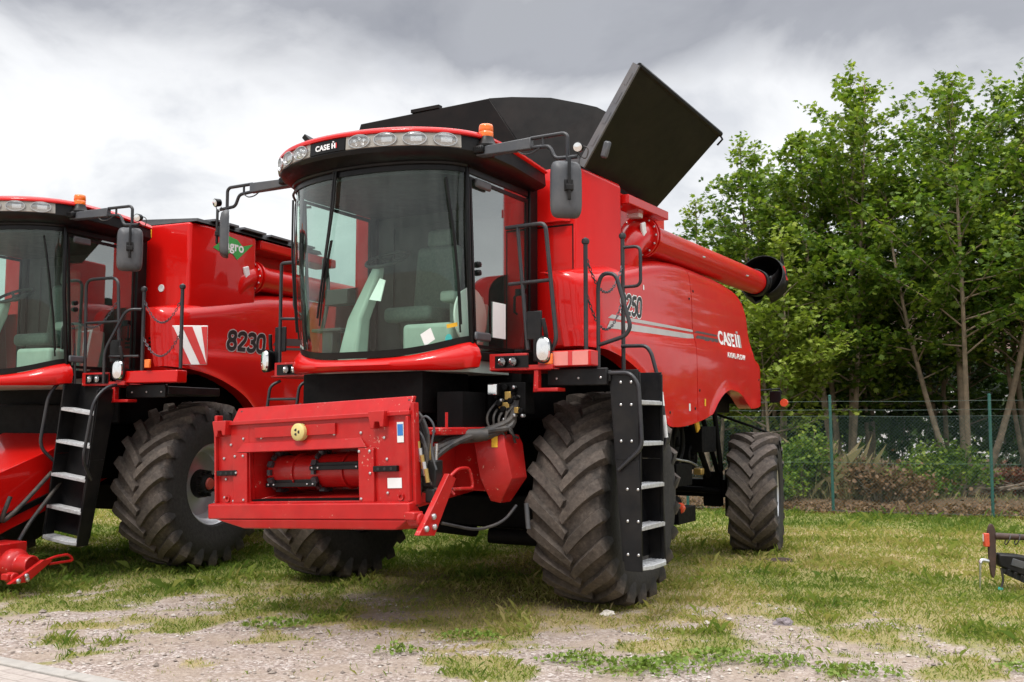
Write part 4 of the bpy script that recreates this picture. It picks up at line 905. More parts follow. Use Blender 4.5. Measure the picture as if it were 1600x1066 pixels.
        mb = MB(); mb.tube([(.75, -1.3, 1.1), (.85, -1.8, .75), (.95, -2.1, .62), (.98, -2.0, .9)], .022, 10, .3); mb.tube([(.78, -1.2, 1.0), (.9, -1.7, .6), (1.0, -1.9, .45)], .02, 10, .3); mb.build('hose', 'hose', root)
        for q in (0, .05, .1): mb = MB(); mb.cyl((.88 + q, -2.22, .62), (.88 + q, -2.22, .82), .018); mb.build('coupling', 'steel', root)
    hf = header_frame(root, loc_, rot_)
    # coupling lever with its loop handle, hinged at the frame's right-hand end in the picture
    mb = MB(); lz = 0 if not B else -.60
    def lv(p): return (p[0] + (.33 if B else 0), p[1] + (0 if not B else .02), max(.05, (p[2] + lz) if not B else .16 + (p[2] - .85) * .42))
    A_ = [(1.16, -2.46, .80), (1.16, -2.26, .78), (1.16, -1.98, 1.18), (1.16, -2.08, 1.22), (1.16, -2.30, .97)]
    mb.loft([[lv(p) for p in A_], [lv((p[0] + .045, p[1], p[2])) for p in A_]])
    mb.tube([lv(p) for p in ((1.18, -2.04, 1.19), (1.18, -1.92, 1.25), (1.18, -1.76, 1.25), (1.18, -1.70, 1.09), (1.18, -2.0, 1.10))], .014, 8, .05)
    lev = mb.build('coupling_lever', 'red_low', root, bevel=.006)
    mb = MB(); mb.cyl(lv((1.06, -2.36, .90)), lv((1.16, -2.36, .90)), .05); mb.cbox(lv((1.10, -2.38, .93)), (.09, .12, .06)); mb.build('lever_pivot', 'red_low', lev, bevel=.01)
    bolts(lev, [tuple(Vector(lv(p)) + Vector((.047, 0, 0))) for p in ((1.16, -2.36, .86), (1.16, -2.27, .90), (1.16, -2.27, .84))], .022, 'x') if False else None
    for p in ((1.206, -2.37, .84), (1.206, -2.28, .92), (1.206, -2.27, .845)):
        mb = MB(); q = lv(p); mb.lathe([(0, .024), (.012, .022), (.02, .012), (.021, .001)], 'x', 10, q); mb.build('bolt', 'steel', lev)
    if not B:
        # hose bundle from the valve block to the header couplings
        rs = random.Random(5); hb_ = []
        for k in range(9):
            d = [rs.uniform(-.045, .045) for _ in range(9)]
            mb = MB(); mb.tube([(1.24 + d[0], -1.12, 1.78 + d[1]), (1.20 + d[2], -1.16, 1.58 + d[3]), (1.06 + d[4], -1.30, 1.50 + d[5]), (.95 + d[6], -1.75, 1.44 + d[7] * .7), (.98 + d[8], -2.05, 1.30 + d[1]), (.97 + d[2], -2.1, 1.12 + d[0])], rs.choice([.018, .022, .028]), 8, .2)
            mb.build('hose', 'hose', root)
        for k in range(4):
            mb = MB(); q = .02 * k; mb.tube([(.62 + q, -2.12, 1.55 + q), (.80, -2.12, 1.72 - q), (.98 - q, -2.14, 1.68 - q), (1.05 - q, -2.12, 1.50), (1.03 - q, -2.12, 1.34)], .017, 8, .2); mb.build('hose', 'hose', root)
        mb = MB(); mb.tube([(.80, -1.72, 1.49), (1.12, -1.40, 1.50)], .05, 12); mb.build('hose_sleeve', 'hose', root)
        for k in range(4):
            mb = MB(); x, y = .93 + .045 * k, -2.12 + .02 * k; mb.tube([(x, y, 1.20), (x + .004, y, 1.28), (x + .004, y, 1.281), (x + .012, y, 1.44)], [.022, .022, .016, .015], 10); mb.build('coupling', 'steel' if k != 2 else 'brass', root)
        mb = MB(); mb.tube([(.92, -2.18, 1.25), (.90, -2.19, 1.10), (.97, -2.2, 1.0)], .024, 8, .06); mb.tube([(1.02, -2.17, 1.20), (1.0, -2.18, 1.02), (.94, -2.18, .95)], .02, 8, .06); mb.build('hose', 'hose', root)
        for p in ((.95, -2.21, 1.02), (.93, -2.2, 1.18)): mb = MB(); mb.cyl(p, (p[0], p[1], p[2] + .05), .026); mb.build('coupling', 'brass', root)
        mb = MB(); mb.tube([(1.02, -2.15, 1.30), (1.10, -2.1, 1.22), (1.2, -2.0, 1.06)], .010, 8); mb.build('red_pipe', 'red_low', root)
        chain_ = chain(root, (1.02, -2.13, 1.36), (1.20, -2.04, 1.10), .02)
        for k in range(6):
            mb = MB(); q = .016 * k; mb.tube([(.88 + q, -2.16, 1.46 - q), (1.0 + q * .6, -2.20, 1.56 - q), (1.08 + q * .3, -2.2, 1.44 - q), (1.06, -2.2, 1.30 - q), (1.10 + q, -2.16, 1.16 - q), (1.06, -2.12, 1.02)], .0135, 7, .2); mb.build('hose', 'hose', root)
        for k in range(5):
            mb = MB(); z = 1.46 - .05 * k; mb.cyl((1.035 + .018 * k, -2.24, z), (1.04 + .02 * k, -2.23, z - .10), .017, n=10); mb.build('coupling', 'steel' if k % 2 else 'brass', root)
        mb = MB(); mb.cbox((1.10, -2.14, 1.22), (.12, .1, .2)); mb.cbox((1.12, -2.16, 1.06), (.08, .1, .1)); mb.build('coupler_block', 'blackm', root, bevel=.01)
        mb = MB(); mb.tube([(1.03, -2.22, 1.60), (1.10, -2.24, 1.66), (1.16, -2.2, 1.58), (1.12, -2.2, 1.40), (1.16, -2.18, 1.25)], .008, 7, .1); mb.build('cable', 'grey', root)
        for k in range(5):
            mb = MB(); d = [rs.uniform(-.05, .05) for _ in range(8)]; mb.tube([(1.06 + .05 * k + d[0], -1.15, 1.74 + d[1]), (1.0 + .05 * k + d[2], -1.22, 1.60 + d[3]), (1.06 + .05 * k + d[4], -1.2, 1.50 + d[5]), (1.12 + .03 * k, -1.1, 1.42 + d[6])], .011, 7, .15); mb.build('hose', 'hose', root)
        mb = MB(); mb.tube([(1.25, -1.15, .92), (1.22, -1.3, .80), (1.1, -1.5, .74), (.95, -1.8, .82)], .013, 7, .2); mb.build('hose', 'hose', root)
        # valve block
        mb = MB(); rs = random.Random(9)
        mb.cbox((1.20, -1.06, 1.80), (.26, .16, .26))
        for k in range(10): x, z = 1.08 + .26 * rs.random(), 1.68 + .26 * rs.random(); mb.cyl((x, -1.14, z), (x, -1.17 - .05 * rs.random(), z), .016 + .012 * rs.random(), n=10)
        vb = mb.build('valve_block', 'under', root, bevel=.006)
        for p, d in (((1.14, -1.15, 1.74), (.10, .04, .05)), ((1.18, -1.155, 1.82), (.06, .04, .07)), ((1.26, -1.15, 1.70), (.04, .05, .05))): mb = MB(); mb.cbox(p, d); mb.build('brass_port', 'brass', vb, bevel=.006)
        for k in range(6): mb = MB(); x, z = 1.10 + .25 * rs.random(), 1.62 + .3 * rs.random(); mb.lathe([(-1.15, .014), (-1.19, .014), (-1.195, .001)], 'y', 8, (x, 0, z)); mb.build('fitting', 'steel', vb)
        mb = MB(); mb.cbox((1.07, -1.20, 1.87), (.10, .07, .10)); vl = mb.build('work_light', 'black', root, bevel=.01); mb = MB(); mb.cbox((1.07, -1.238, 1.87), (.085, .006, .085)); mb.build('lens', 'chrome', vl, bevel=.004)
        # red shield beside the feeder house
        mb = MB(); mb.loft([[(.92, -1.28, 1.50), (1.16, -1.20, 1.50), (1.16, -.95, 1.50), (.92, -.95, 1.50)], [(.93, -1.30, 1.42), (1.18, -1.22, 1.42), (1.20, -.95, 1.42), (.93, -.95, 1.42)], [(.99, -1.30, 1.14), (1.24, -1.20, 1.14), (1.24, -.95, 1.14), (.99, -.95, 1.14)], [(1.02, -1.18, .95), (1.08, -1.12, .93), (1.08, -.95, .93), (1.02, -.95, .95)]])
        sh = mb.build('drive_shield', 'red_low', root, bevel=.007)
        mb = MB(); mb.cbox((1.10, -1.248, 1.44), (.05, .006, .09), rz=.32); mb.build('yellow_label', 'yellow', sh)
        mb = MB(); mb.cbox((.76, -1.915, 1.40), (.06, .006, .05)); mb.build('yellow_label', 'yellow', root)
        mb = MB(); mb.cyl((1.26, -1.0, .93), (1.28, -1.0, .72), .02); mb.build('shield_strut', 'grey', root)
        mb = MB(); mb.cyl((.6, -.5, .58), (1.2, -.35, .56), .07); mb.cyl((.4, -1.9, .84), (.5, -.6, .62), .05); mb.build('lift_cylinder', 'under', root)
        # stickers inside the windscreen's lower right corner
        def sticker(name, t, s, w, h, mat, rot=0., rnd=False):
            mb = MB(); pts = []
            base = [(-w / 2, -h / 2), (w / 2, -h / 2), (w / 2, h / 2), (-w / 2, h / 2)] if not rnd else [(w / 2 * math.cos(2 * PI * k / 20), h / 2 * math.sin(2 * PI * k / 20)) for k in range(20)]
            for a, b in base:
                a, b = a * math.cos(rot) - b * math.sin(rot), a * math.sin(rot) + b * math.cos(rot)
                pts.append(onwind(R(t) + a / .9, s + b / 1.6, .004))
            mb.face(pts); return mb.build(name, mat, root)
        sticker('note_sticker', 47, .075, .12, .11, 'paper', .35); sticker('yellow_sticker', 66, .11, .15, .035, 'yellow'); sticker('round_sticker', 62, .04, .09, .09, 'cyan', 0, True); sticker('clear_sticker', -58, .03, .22, .06, 'paper')
    return root
# ------------------------------------------------------------------ numbers for ground cover
_tab = rng.random((256, 256))
def vn(x, y):
    xi, yi = np.floor(x).astype(int), np.floor(y).astype(int); fx, fy = x - xi, y - yi
    fx, fy = fx * fx * (3 - 2 * fx), fy * fy * (3 - 2 * fy); a = lambda i, j: _tab[(xi + i) & 255, (yi + j) & 255]
    return (a(0, 0) * (1 - fx) + a(1, 0) * fx) * (1 - fy) + (a(0, 1) * (1 - fx) + a(1, 1) * fx) * fy
def fbm(x, y, sc, o=4):
    r, amp, tot = 0, 1., 0
    for k in range(o): r = r + amp * vn(x * sc * 2 ** k + 17.3 * k, y * sc * 2 ** k + 5.1 * k); tot += amp; amp *= .5
    return r / tot
def sst(a, b, t): t = np.clip((t - a) / (b - a), 0, 1); return t * t * (3 - 2 * t)
def grassiness(x, y):
    yb = 8.15 - .20 * x
    g = sst(-1.2, .9, (y - yb) + 3.4 * (fbm(x, y, .55) - .5) + 4.2 * (fbm(x + 40, y, 2.6, 4) - .5))
    g = g * (1 - .75 * sst(.60, .72, fbm(x + 9, y + 31, .9))) * (1 - .5 * sst(.55, .7, fbm(x + 70, y + 3, 3.2, 2)))
    g = np.maximum(g, sst(-.2, 1.5, y - yb - .6 + 1.6 * (fbm(x + 11, y, 1.1) - .5)) * .9)
    spots = np.maximum(sst(.56, .68, fbm(x + 101, y + 55, 1.3)) * .8, sst(.62, .74, fbm(x + 51, y + 15, 4.5, 2)) * .6)
    return np.maximum(g, spots * sst(5.5, 6.6, y))
def dryness(x, y):
    d = sst(.40, .62, fbm(x + 23, y + 77, .45)) * .75 + sst(.45, .65, fbm(x + 3, y + 7, 2.2, 3)) * .35
    return np.clip(d + .35 * sst(12., 8., y), 0, 1)
# fence line
FP, FD = np.array([5.64, 17.59]), np.array([2.41, -.81]); FS = np.hypot(*FD); FD = FD / FS
def beyond(x, y): return (x - FP[0]) * FD[1] * -1 + (y - FP[1]) * FD[0]      # metres behind the fence

def attr(me, name, vals, dom='POINT'):
    a = me.attributes.new(name, 'FLOAT', dom); a.data.foreach_set('value', np.ascontiguousarray(vals, dtype=np.float32))
def mesh_np(name, verts, nper, mat):
    """verts (n, nper, 3): one face each"""
    n = len(verts); me = bpy.data.meshes.new(name)
    me.vertices.add(n * nper); me.vertices.foreach_set('co', verts.reshape(-1).astype(np.float32))
    me.loops.add(n * nper); me.loops.foreach_set('vertex_index', np.arange(n * nper, dtype=np.int32))
    me.polygons.add(n); me.polygons.foreach_set('loop_start', np.arange(0, n * nper, nper, dtype=np.int32))
    me.update(calc_edges=True); me.validate()
    if mat: me.materials.append(mat)
    return me

# ------------------------------------------------------------------ ground
def axis_pts(lo, hi, step, far):
    c = list(np.arange(lo, hi + 1e-6, step)); out = []; d = step; v = lo
    while v > -far: d *= 1.5; v -= d; out.append(v)
    out = out[::-1]; d = step; v = hi; e = []
    while v < far: d *= 1.5; v += d; e.append(v)
    return np.array(out + c + e)
def ground():
    xs, ys = axis_pts(-11, 15, .09, 500), axis_pts(4.5, 22, .09, 600)
    X, Y = np.meshgrid(xs, ys, indexing='ij')
    near = sst(60, 20, np.hypot(X, Y))
    Z = near * (.05 * (fbm(X, Y, .35, 3) - .5) + .035 * (fbm(X + 5, Y + 9, 2.5, 3) - .5)) - .012
    bd = beyond(X, Y); Z = Z + near * .10 * sst(.3, 2.5, bd) * fbm(X, Y, 1.2, 3)
    V = np.stack([X, Y, Z], -1).reshape(-1, 3); nx, ny = len(xs), len(ys)
    I = np.arange(nx * ny).reshape(nx, ny); F = np.stack([I[:-1, :-1], I[1:, :-1], I[1:, 1:], I[:-1, 1:]], -1).reshape(-1, 4)
    me = bpy.data.meshes.new('ground'); me.vertices.add(len(V)); me.vertices.foreach_set('co', V.reshape(-1).astype(np.float32))
    me.loops.add(F.size); me.loops.foreach_set('vertex_index', F.reshape(-1).astype(np.int32)); me.polygons.add(len(F)); me.polygons.foreach_set('loop_start', np.arange(0, F.size, 4, dtype=np.int32))
    me.update(calc_edges=True)
    for p in me.polygons: p.use_smooth = True
    g = grassiness(X, Y); attr(me, 'grass', g.reshape(-1)); attr(me, 'dry', dryness(X, Y).reshape(-1)); attr(me, 'litter', sst(.0, .35, bd + .5 * (fbm(X, Y, 1.6) - .5)).reshape(-1))
    m, nt, out = new_mat('field_ground'); p = N(nt, 'ShaderNodeBsdfPrincipled'); L(nt, p.outputs[0], out.inputs[0]); p.inputs['Roughness'].default_value = .95; p.inputs['Specular IOR Level'].default_value = .15
    tc = N(nt, 'ShaderNodeTexCoord').outputs['Object']; A = lambda n: N(nt, 'ShaderNodeAttribute', attribute_name=n).outputs['Fac']
    n1, n2, n3 = noise(nt, 2.2, 6, tc), noise(nt, 45, 5, tc, .7), noise(nt, 9, 6, tc, .65)
    vo = N(nt, 'ShaderNodeTexVoronoi'); vo.inputs['Scale'].default_value = 55; L(nt, tc, vo.inputs['Vector'])
    sep = N(nt, 'ShaderNodeSeparateColor'); L(nt, vo.outputs['Color'], sep.inputs[0])
    stone = ramp(nt, sep.outputs[0], [(0, (.17, .13, .112)), (.4, (.29, .235, .205)), (.75, (.385, .32, .285)), (1, (.55, .50, .47))]).outputs[0]
    sand = ramp(nt, n3.outputs[0], [(.3, (.245, .19, .148)), (.7, (.375, .305, .248))]).outputs[0]
    gravel = mix(nt, ramp(nt, n1.outputs[0], [(.38, .12), (.6, .95)]).outputs[0], sand, stone)
    gravel = mix(nt, .35, gravel, ramp(nt, n2.outputs[0], [(.3, (.25, .25, .25)), (.7, (.95, .95, .95))]).outputs[0], 'SOFT_LIGHT')
    turf = mix(nt, A('dry'), ramp(nt, n2.outputs[0], [(.3, (.11, .125, .03)), (.7, (.23, .24, .065))]).outputs[0], ramp(nt, n2.outputs[0], [(.3, (.22, .172, .08)), (.7, (.42, .34, .18))]).outputs[0])
    gf = mth(nt, 'ADD', A('grass'), mth(nt, 'MULTIPLY', mth(nt, 'SUBTRACT', n2.outputs[0], .5), .9)); gf = ramp(nt, gf, [(.25, 0), (.6, 1)]).outputs[0]
    c = mix(nt, gf, gravel, turf)
    lit = ramp(nt, n2.outputs[0], [(.3, (.05, .035, .022)), (.55, (.13, .085, .05)), (.75, (.24, .16, .10))]).outputs[0]
    c = mix(nt, A('litter'), c, lit); L(nt, c, p.inputs['Base Color'])
    b = N(nt, 'ShaderNodeBump'); b.inputs['Strength'].default_value = .7; b.inputs['Distance'].default_value = .02
    h = mth(nt, 'ADD', mth(nt, 'MULTIPLY', vo.outputs['Distance'], -.6), n2.outputs[0]); L(nt, h, b.inputs['Height']); L(nt, b.outputs[0], p.inputs['Normal'])
    o = link('ground', me, m); o['kind'] = 'structure'; return o
ground()

def blade_mat(name, stops, trans=.3, rough=.7):
    m, nt, out = new_mat(name); a = N(nt, 'ShaderNodeAttribute', attribute_name='hue').outputs['Fac']
    c = ramp(nt, a, stops).outputs[0]
    d = N(nt, 'ShaderNodeBsdfPrincipled'); L(nt, c, d.inputs['Base Color']); d.inputs['Roughness'].default_value = rough; d.inputs['Specular IOR Level'].default_value = .3
    t = N(nt, 'ShaderNodeBsdfTranslucent'); L(nt, mix(nt, 1, c, (1.0, 1.05, .6), 'MULTIPLY'), t.inputs[0])
    mx = N(nt, 'ShaderNodeMixShader'); mx.inputs[0].default_value = trans; L(nt, d.outputs[0], mx.inputs[1]); L(nt, t.outputs[0], mx.inputs[2]); L(nt, mx.outputs[0], out.inputs[0]); return m
GR = blade_mat('grass_blades', [(0, (.10, .17, .024)), (.3, (.21, .27, .045)), (.55, (.35, .34, .095)), (.8, (.48, .385, .18)), (1, (.56, .44, .25))], .42)
def blades(pos, h, w, lean, hue, name, mat):
    n = len(pos); a = rng.random(n) * 2 * PI; d = np.stack([np.cos(a), np.sin(a)], -1); b = rng.random(n) * 2 * PI; l = np.stack([np.cos(b), np.sin(b)], -1)
    V = np.zeros((n, 4, 3)); base = pos
    V[:, 0, :2] = base[:, :2] - d * w[:, None]; V[:, 1, :2] = base[:, :2] + d * w[:, None]
    V[:, 2, :2] = base[:, :2] + d * w[:, None] * .6 + l * (lean * h * .35)[:, None]; V[:, 3, :2] = base[:, :2] + l * (lean * h)[:, None]
    V[:, 0, 2] = V[:, 1, 2] = base[:, 2]; V[:, 2, 2] = base[:, 2] + h * .6; V[:, 3, 2] = base[:, 2] + h * np.sqrt(np.clip(1 - lean ** 2 * .5, .2, 1))
    me = mesh_np(name, V, 4, mat); attr(me, 'hue', hue, 'FACE'); return me
def grass():
    P = []
    for y0, y1, dens in ((5.6, 8, 2600), (8, 10, 2300), (10, 12.5, 1500), (12.5, 15, 1000), (15, 19.5, 700)):
        x0, x1 = -.62 * y1 - .6, .62 * y1 + .6; n = int((x1 - x0) * (y1 - y0) * dens)
        P.append(np.stack([rng.uniform(x0, x1, n), rng.uniform(y0, y1, n)], -1))
    P = np.concatenate(P); x, y = P[:, 0], P[:, 1]
    g = grassiness(x, y); keep = (rng.random(len(P)) < g ** 1.3 * .95 + .012) & (beyond(x, y) < .35); 
    pv = (x + 3.5) * .65 / 1.27 + (y - 6.93) * 1.09 / 1.27       # keep off the paving
    keep &= pv > .12
    P = P[keep]; x, y = P[:, 0], P[:, 1]; n = len(P); g = g[keep]
    dr = dryness(x, y); hue = np.clip(.02 + .54 * dr + rng.normal(0, .16, n), 0, 1)
    far = sst(9, 16, y); h = rng.uniform(.018, .055, n) * (.65 + .5 * g) * (1 + 1.2 * (rng.random(n) < .025)) * (1 + .3 * far) * (.7 + .75 * sst(.5, .7, fbm(x + 200, y + 90, 1.9, 3)))
    w = rng.uniform(.0022, .0042, n) * (1 + 1.0 * far)
    z = .05 * (fbm(x, y, .35, 3) - .5) + .035 * (fbm(x + 5, y + 9, 2.5, 3) - .5) - .014
    o = link('grass', blades(np.stack([x, y, z], -1), h, w, rng.uniform(.2, 1.1, n), hue, 'grass', GR), None); o['kind'] = 'stuff'; o['label'] = 'short patchy grass with dry yellow patches'
grass()

def pebbles():
    n = 5200; P = np.stack([rng.uniform(-5.5, 6, n), rng.uniform(5.6, 9.6, n)], -1); g = grassiness(P[:, 0], P[:, 1])
    pv = (P[:, 0] + 3.5) * .65 / 1.27 + (P[:, 1] - 6.93) * 1.09 / 1.27
    P = P[(g < .55) & (pv > .1) & (fbm(P[:, 0], P[:, 1], .8) > .40)]; n = len(P)
    r = rng.gamma(3, .0028, n) + .004; T = np.array([[1, 0, 0], [-1, 0, 0], [0, 1, 0], [0, -1, 0], [0, 0, 1], [0, 0, -1]], float)
    Fi = np.array([[0, 2, 4], [2, 1, 4], [1, 3, 4], [3, 0, 4], [2, 0, 5], [1, 2, 5], [3, 1, 5], [0, 3, 5]])
    V = T[None] * rng.uniform(.6, 1.2, (n, 6, 1)) * r[:, None, None]; V[:, :, 2] *= .65
    a = rng.random(n) * PI; c, s = np.cos(a)[:, None], np.sin(a)[:, None]; V[:, :, 0], V[:, :, 1] = V[:, :, 0] * c - V[:, :, 1] * s, V[:, :, 0] * s + V[:, :, 1] * c
    x, y = P[:, 0], P[:, 1]; z = .05 * (fbm(x, y, .35, 3) - .5) + .035 * (fbm(x + 5, y + 9, 2.5, 3) - .5) - .012 + r * .3
    V += np.stack([x, y, z], -1)[:, None]; tri = V[:, Fi].reshape(-1, 3, 3)
    m, nt, out = new_mat('pebble'); p = N(nt, 'ShaderNodeBsdfPrincipled'); L(nt, p.outputs[0], out.inputs[0]); p.inputs['Roughness'].default_value = .85
    L(nt, ramp(nt, N(nt, 'ShaderNodeAttribute', attribute_name='hue').outputs['Fac'], [(0, (.15, .12, .10)), (.5, (.28, .235, .20)), (1, (.50, .46, .42))]).outputs[0], p.inputs['Base Color'])
    me = mesh_np('gravel', tri, 3, m); attr(me, 'hue', np.repeat(rng.random(n), 8), 'FACE'); o = link('gravel', me, None); o['kind'] = 'stuff'; o['label'] = 'loose pale gravel on the bare ground'
pebbles()

# paving and its edging at the lower left
def paving():
    m, nt, out = new_mat('concrete_paving'); p = N(nt, 'ShaderNodeBsdfPrincipled'); L(nt, p.outputs[0], out.inputs[0]); p.inputs['Roughness'].default_value = .9
    tc = N(nt, 'ShaderNodeTexCoord').outputs['Object']; br = N(nt, 'ShaderNodeTexBrick'); L(nt, tc, br.inputs['Vector']); br.inputs['Scale'].default_value = 1
    br.inputs['Brick Width'].default_value = .2; br.inputs['Row Height'].default_value = .1; br.inputs['Mortar Size'].default_value = .006
    br.inputs['Color1'].default_value = (.33, .285, .255, 1); br.inputs['Color2'].default_value = (.36, .315, .28, 1); br.inputs['Mortar'].default_value = (.24, .205, .18, 1)
    n = noise(nt, 30, 6, tc, .7); L(nt, mix(nt, .5, br.outputs[0], ramp(nt, n.outputs[0], [(.3, (.3, .3, .3)), (.7, (.8, .8, .8))]).outputs[0], 'SOFT_LIGHT'), p.inputs['Base Color'])
    b = N(nt, 'ShaderNodeBump'); b.inputs['Distance'].default_value = .006; b.inputs['Strength'].default_value = .6; L(nt, n.outputs[0], b.inputs['Height']); L(nt, b.outputs[0], p.inputs['Normal'])
    ang = math.atan2(-.65, 1.09)
    mb = MB(); mb.box((-3, -4.5, -.05), (7, -.115, .035)); o = mb.build('paving', m, None, loc=(-3.55, 6.84, 0), rot=(0, 0, ang)); o['kind'] = 'structure'
    m2 = pmat('edging_concrete', (.33, .31, .285), .85, var=.12, scale=14, bump=.4, bscale=70, dust=.2)
    mb = MB()
    for k in range(10): mb.box((-3 + k, -.11, -.1), (-2.006 + k, 0, .05))
    o = mb.build('kerb', m2, None, loc=(-3.55, 6.84, 0), rot=(0, 0, ang), bevel=.008); o['kind'] = 'structure'
paving()

# ------------------------------------------------------------------ fence
def fence():
    r = empty('chain_link_fence', (FP[0], FP[1], 0), math.atan2(FD[1], FD[0])); tag(r, 'green chain link fence on thin green posts along the lawn edge', 'fence')
    mg = pmat('fence_green', (.015, .10, .085), .45, var=.15, dust=.1); mw = pmat('fence_wire', (.05, .10, .085), .5, var=.1)
    pm = None; n0, n1 = -6, 5
    for k in range(n0, n1 + 1):
        if pm is None:
            mb = MB(); mb.cyl((0, 0, -.05), (0, 0, 2.06), .026, n=12); mb.lathe([(2.06, .029), (2.075, .027), (2.085, .001)], 'z', 12); pm = mb.build('post', mg, r, loc=(k * FS, 0, 0))
        else: dup(pm, r, (k * FS, 0, 0), (random.uniform(-.012, .012), random.uniform(-.008, .008), 0))
    x0, x1 = n0 * FS, n1 * FS
    for z in (.06, .9, 1.71, 1.82, 1.97):
        mb = MB(); P = []
        for k in range(n0, n1): P += [(k * FS, -.03, z), ((k + .5) * FS, -.03, z - .012)]
        P.append((x1, -.03, z)); mb.tube(P, .0024, 5); mb.build('line_wire', mw, r)
    mb = MB(); c = .062; H0, H1 = .04, 1.70; hh = H1 - H0; n = int((x1 - x0 + hh) / c)
    for s in (0, 1):
        for k in range(n):
            xa = x0 - hh + k * c; za, xb, zb = H0, xa + hh, H1
            if xa < x0: za += x0 - xa; xa = x0
            if xb > x1: zb -= xb - x1; xb = x1
            if s: za, zb = H0 + H1 - za, H0 + H1 - zb
            mb.tube([(xa, -.035 + .004 * s, za), (xb, -.035 + .004 * s, zb)], .0016, 3)
    o = mb.build('wire_mesh', mw, r, weld=False); o['kind'] = 'stuff'
fence()

# ------------------------------------------------------------------ trees and shrubs
LF = [(1.0, 0), (.52, .14), (.72, .52), (.30, .36), (.12, .62), (-.12, .30), (-.35, .0), (-.12, -.30), (.12, -.62), (.30, -.36), (.72, -.52), (.52, -.14)]
def leaf_mesh(name, pos, size, hue, mat, flat=.55, fold=0.):
    n = len(pos); L2 = np.array(LF); nrm = rng.normal(0, 1, (n, 3)) * flat + np.array([0, 0, 1.]); nrm /= np.linalg.norm(nrm, axis=1)[:, None]
    a = rng.normal(0, 1, (n, 3)); a -= nrm * (a * nrm).sum(1)[:, None]; a /= np.linalg.norm(a, axis=1)[:, None]; b = np.cross(nrm, a)
    V = pos[:, None] + size[:, None, None] * (a[:, None] * L2[None, :, :1] + b[:, None] * L2[None, :, 1:] - nrm[:, None] * (np.abs(L2[None, :, 1:]) * .25 + L2[None, :, :1] ** 2 * .15))
    me = mesh_np(name, V, len(LF), mat); attr(me, 'hue', hue, 'FACE'); return me
def leafmat(name, stops, tr=.46): return blade_mat(name, stops, tr, .5)
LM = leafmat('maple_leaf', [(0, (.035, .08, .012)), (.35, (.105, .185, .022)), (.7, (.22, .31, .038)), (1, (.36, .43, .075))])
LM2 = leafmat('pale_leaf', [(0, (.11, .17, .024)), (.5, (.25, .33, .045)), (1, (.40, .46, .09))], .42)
LD = leafmat('dark_leaf', [(0, (.02, .05, .010)), (.6, (.06, .115, .020)), (1, (.12, .20, .035))], .35)
LB = leafmat('brown_leaf', [(0, (.07, .04, .022)), (.5, (.17, .095, .045)), (1, (.28, .18, .10))], .3)
LR = leafmat('reddish_leaf', [(0, (.10, .03, .02)), (.6, (.20, .06, .035)), (1, (.22, .14, .05))], .3)
BARK = pmat('bark', (.24, .185, .13), .9, var=.35, scale=7, bump=.6, bscale=30, dust=.25, dustcol=(.22, .23, .16))
BARK2 = pmat('dead_wood', (.20, .155, .115), .9, var=.35, scale=9, bump=.5, bscale=40)
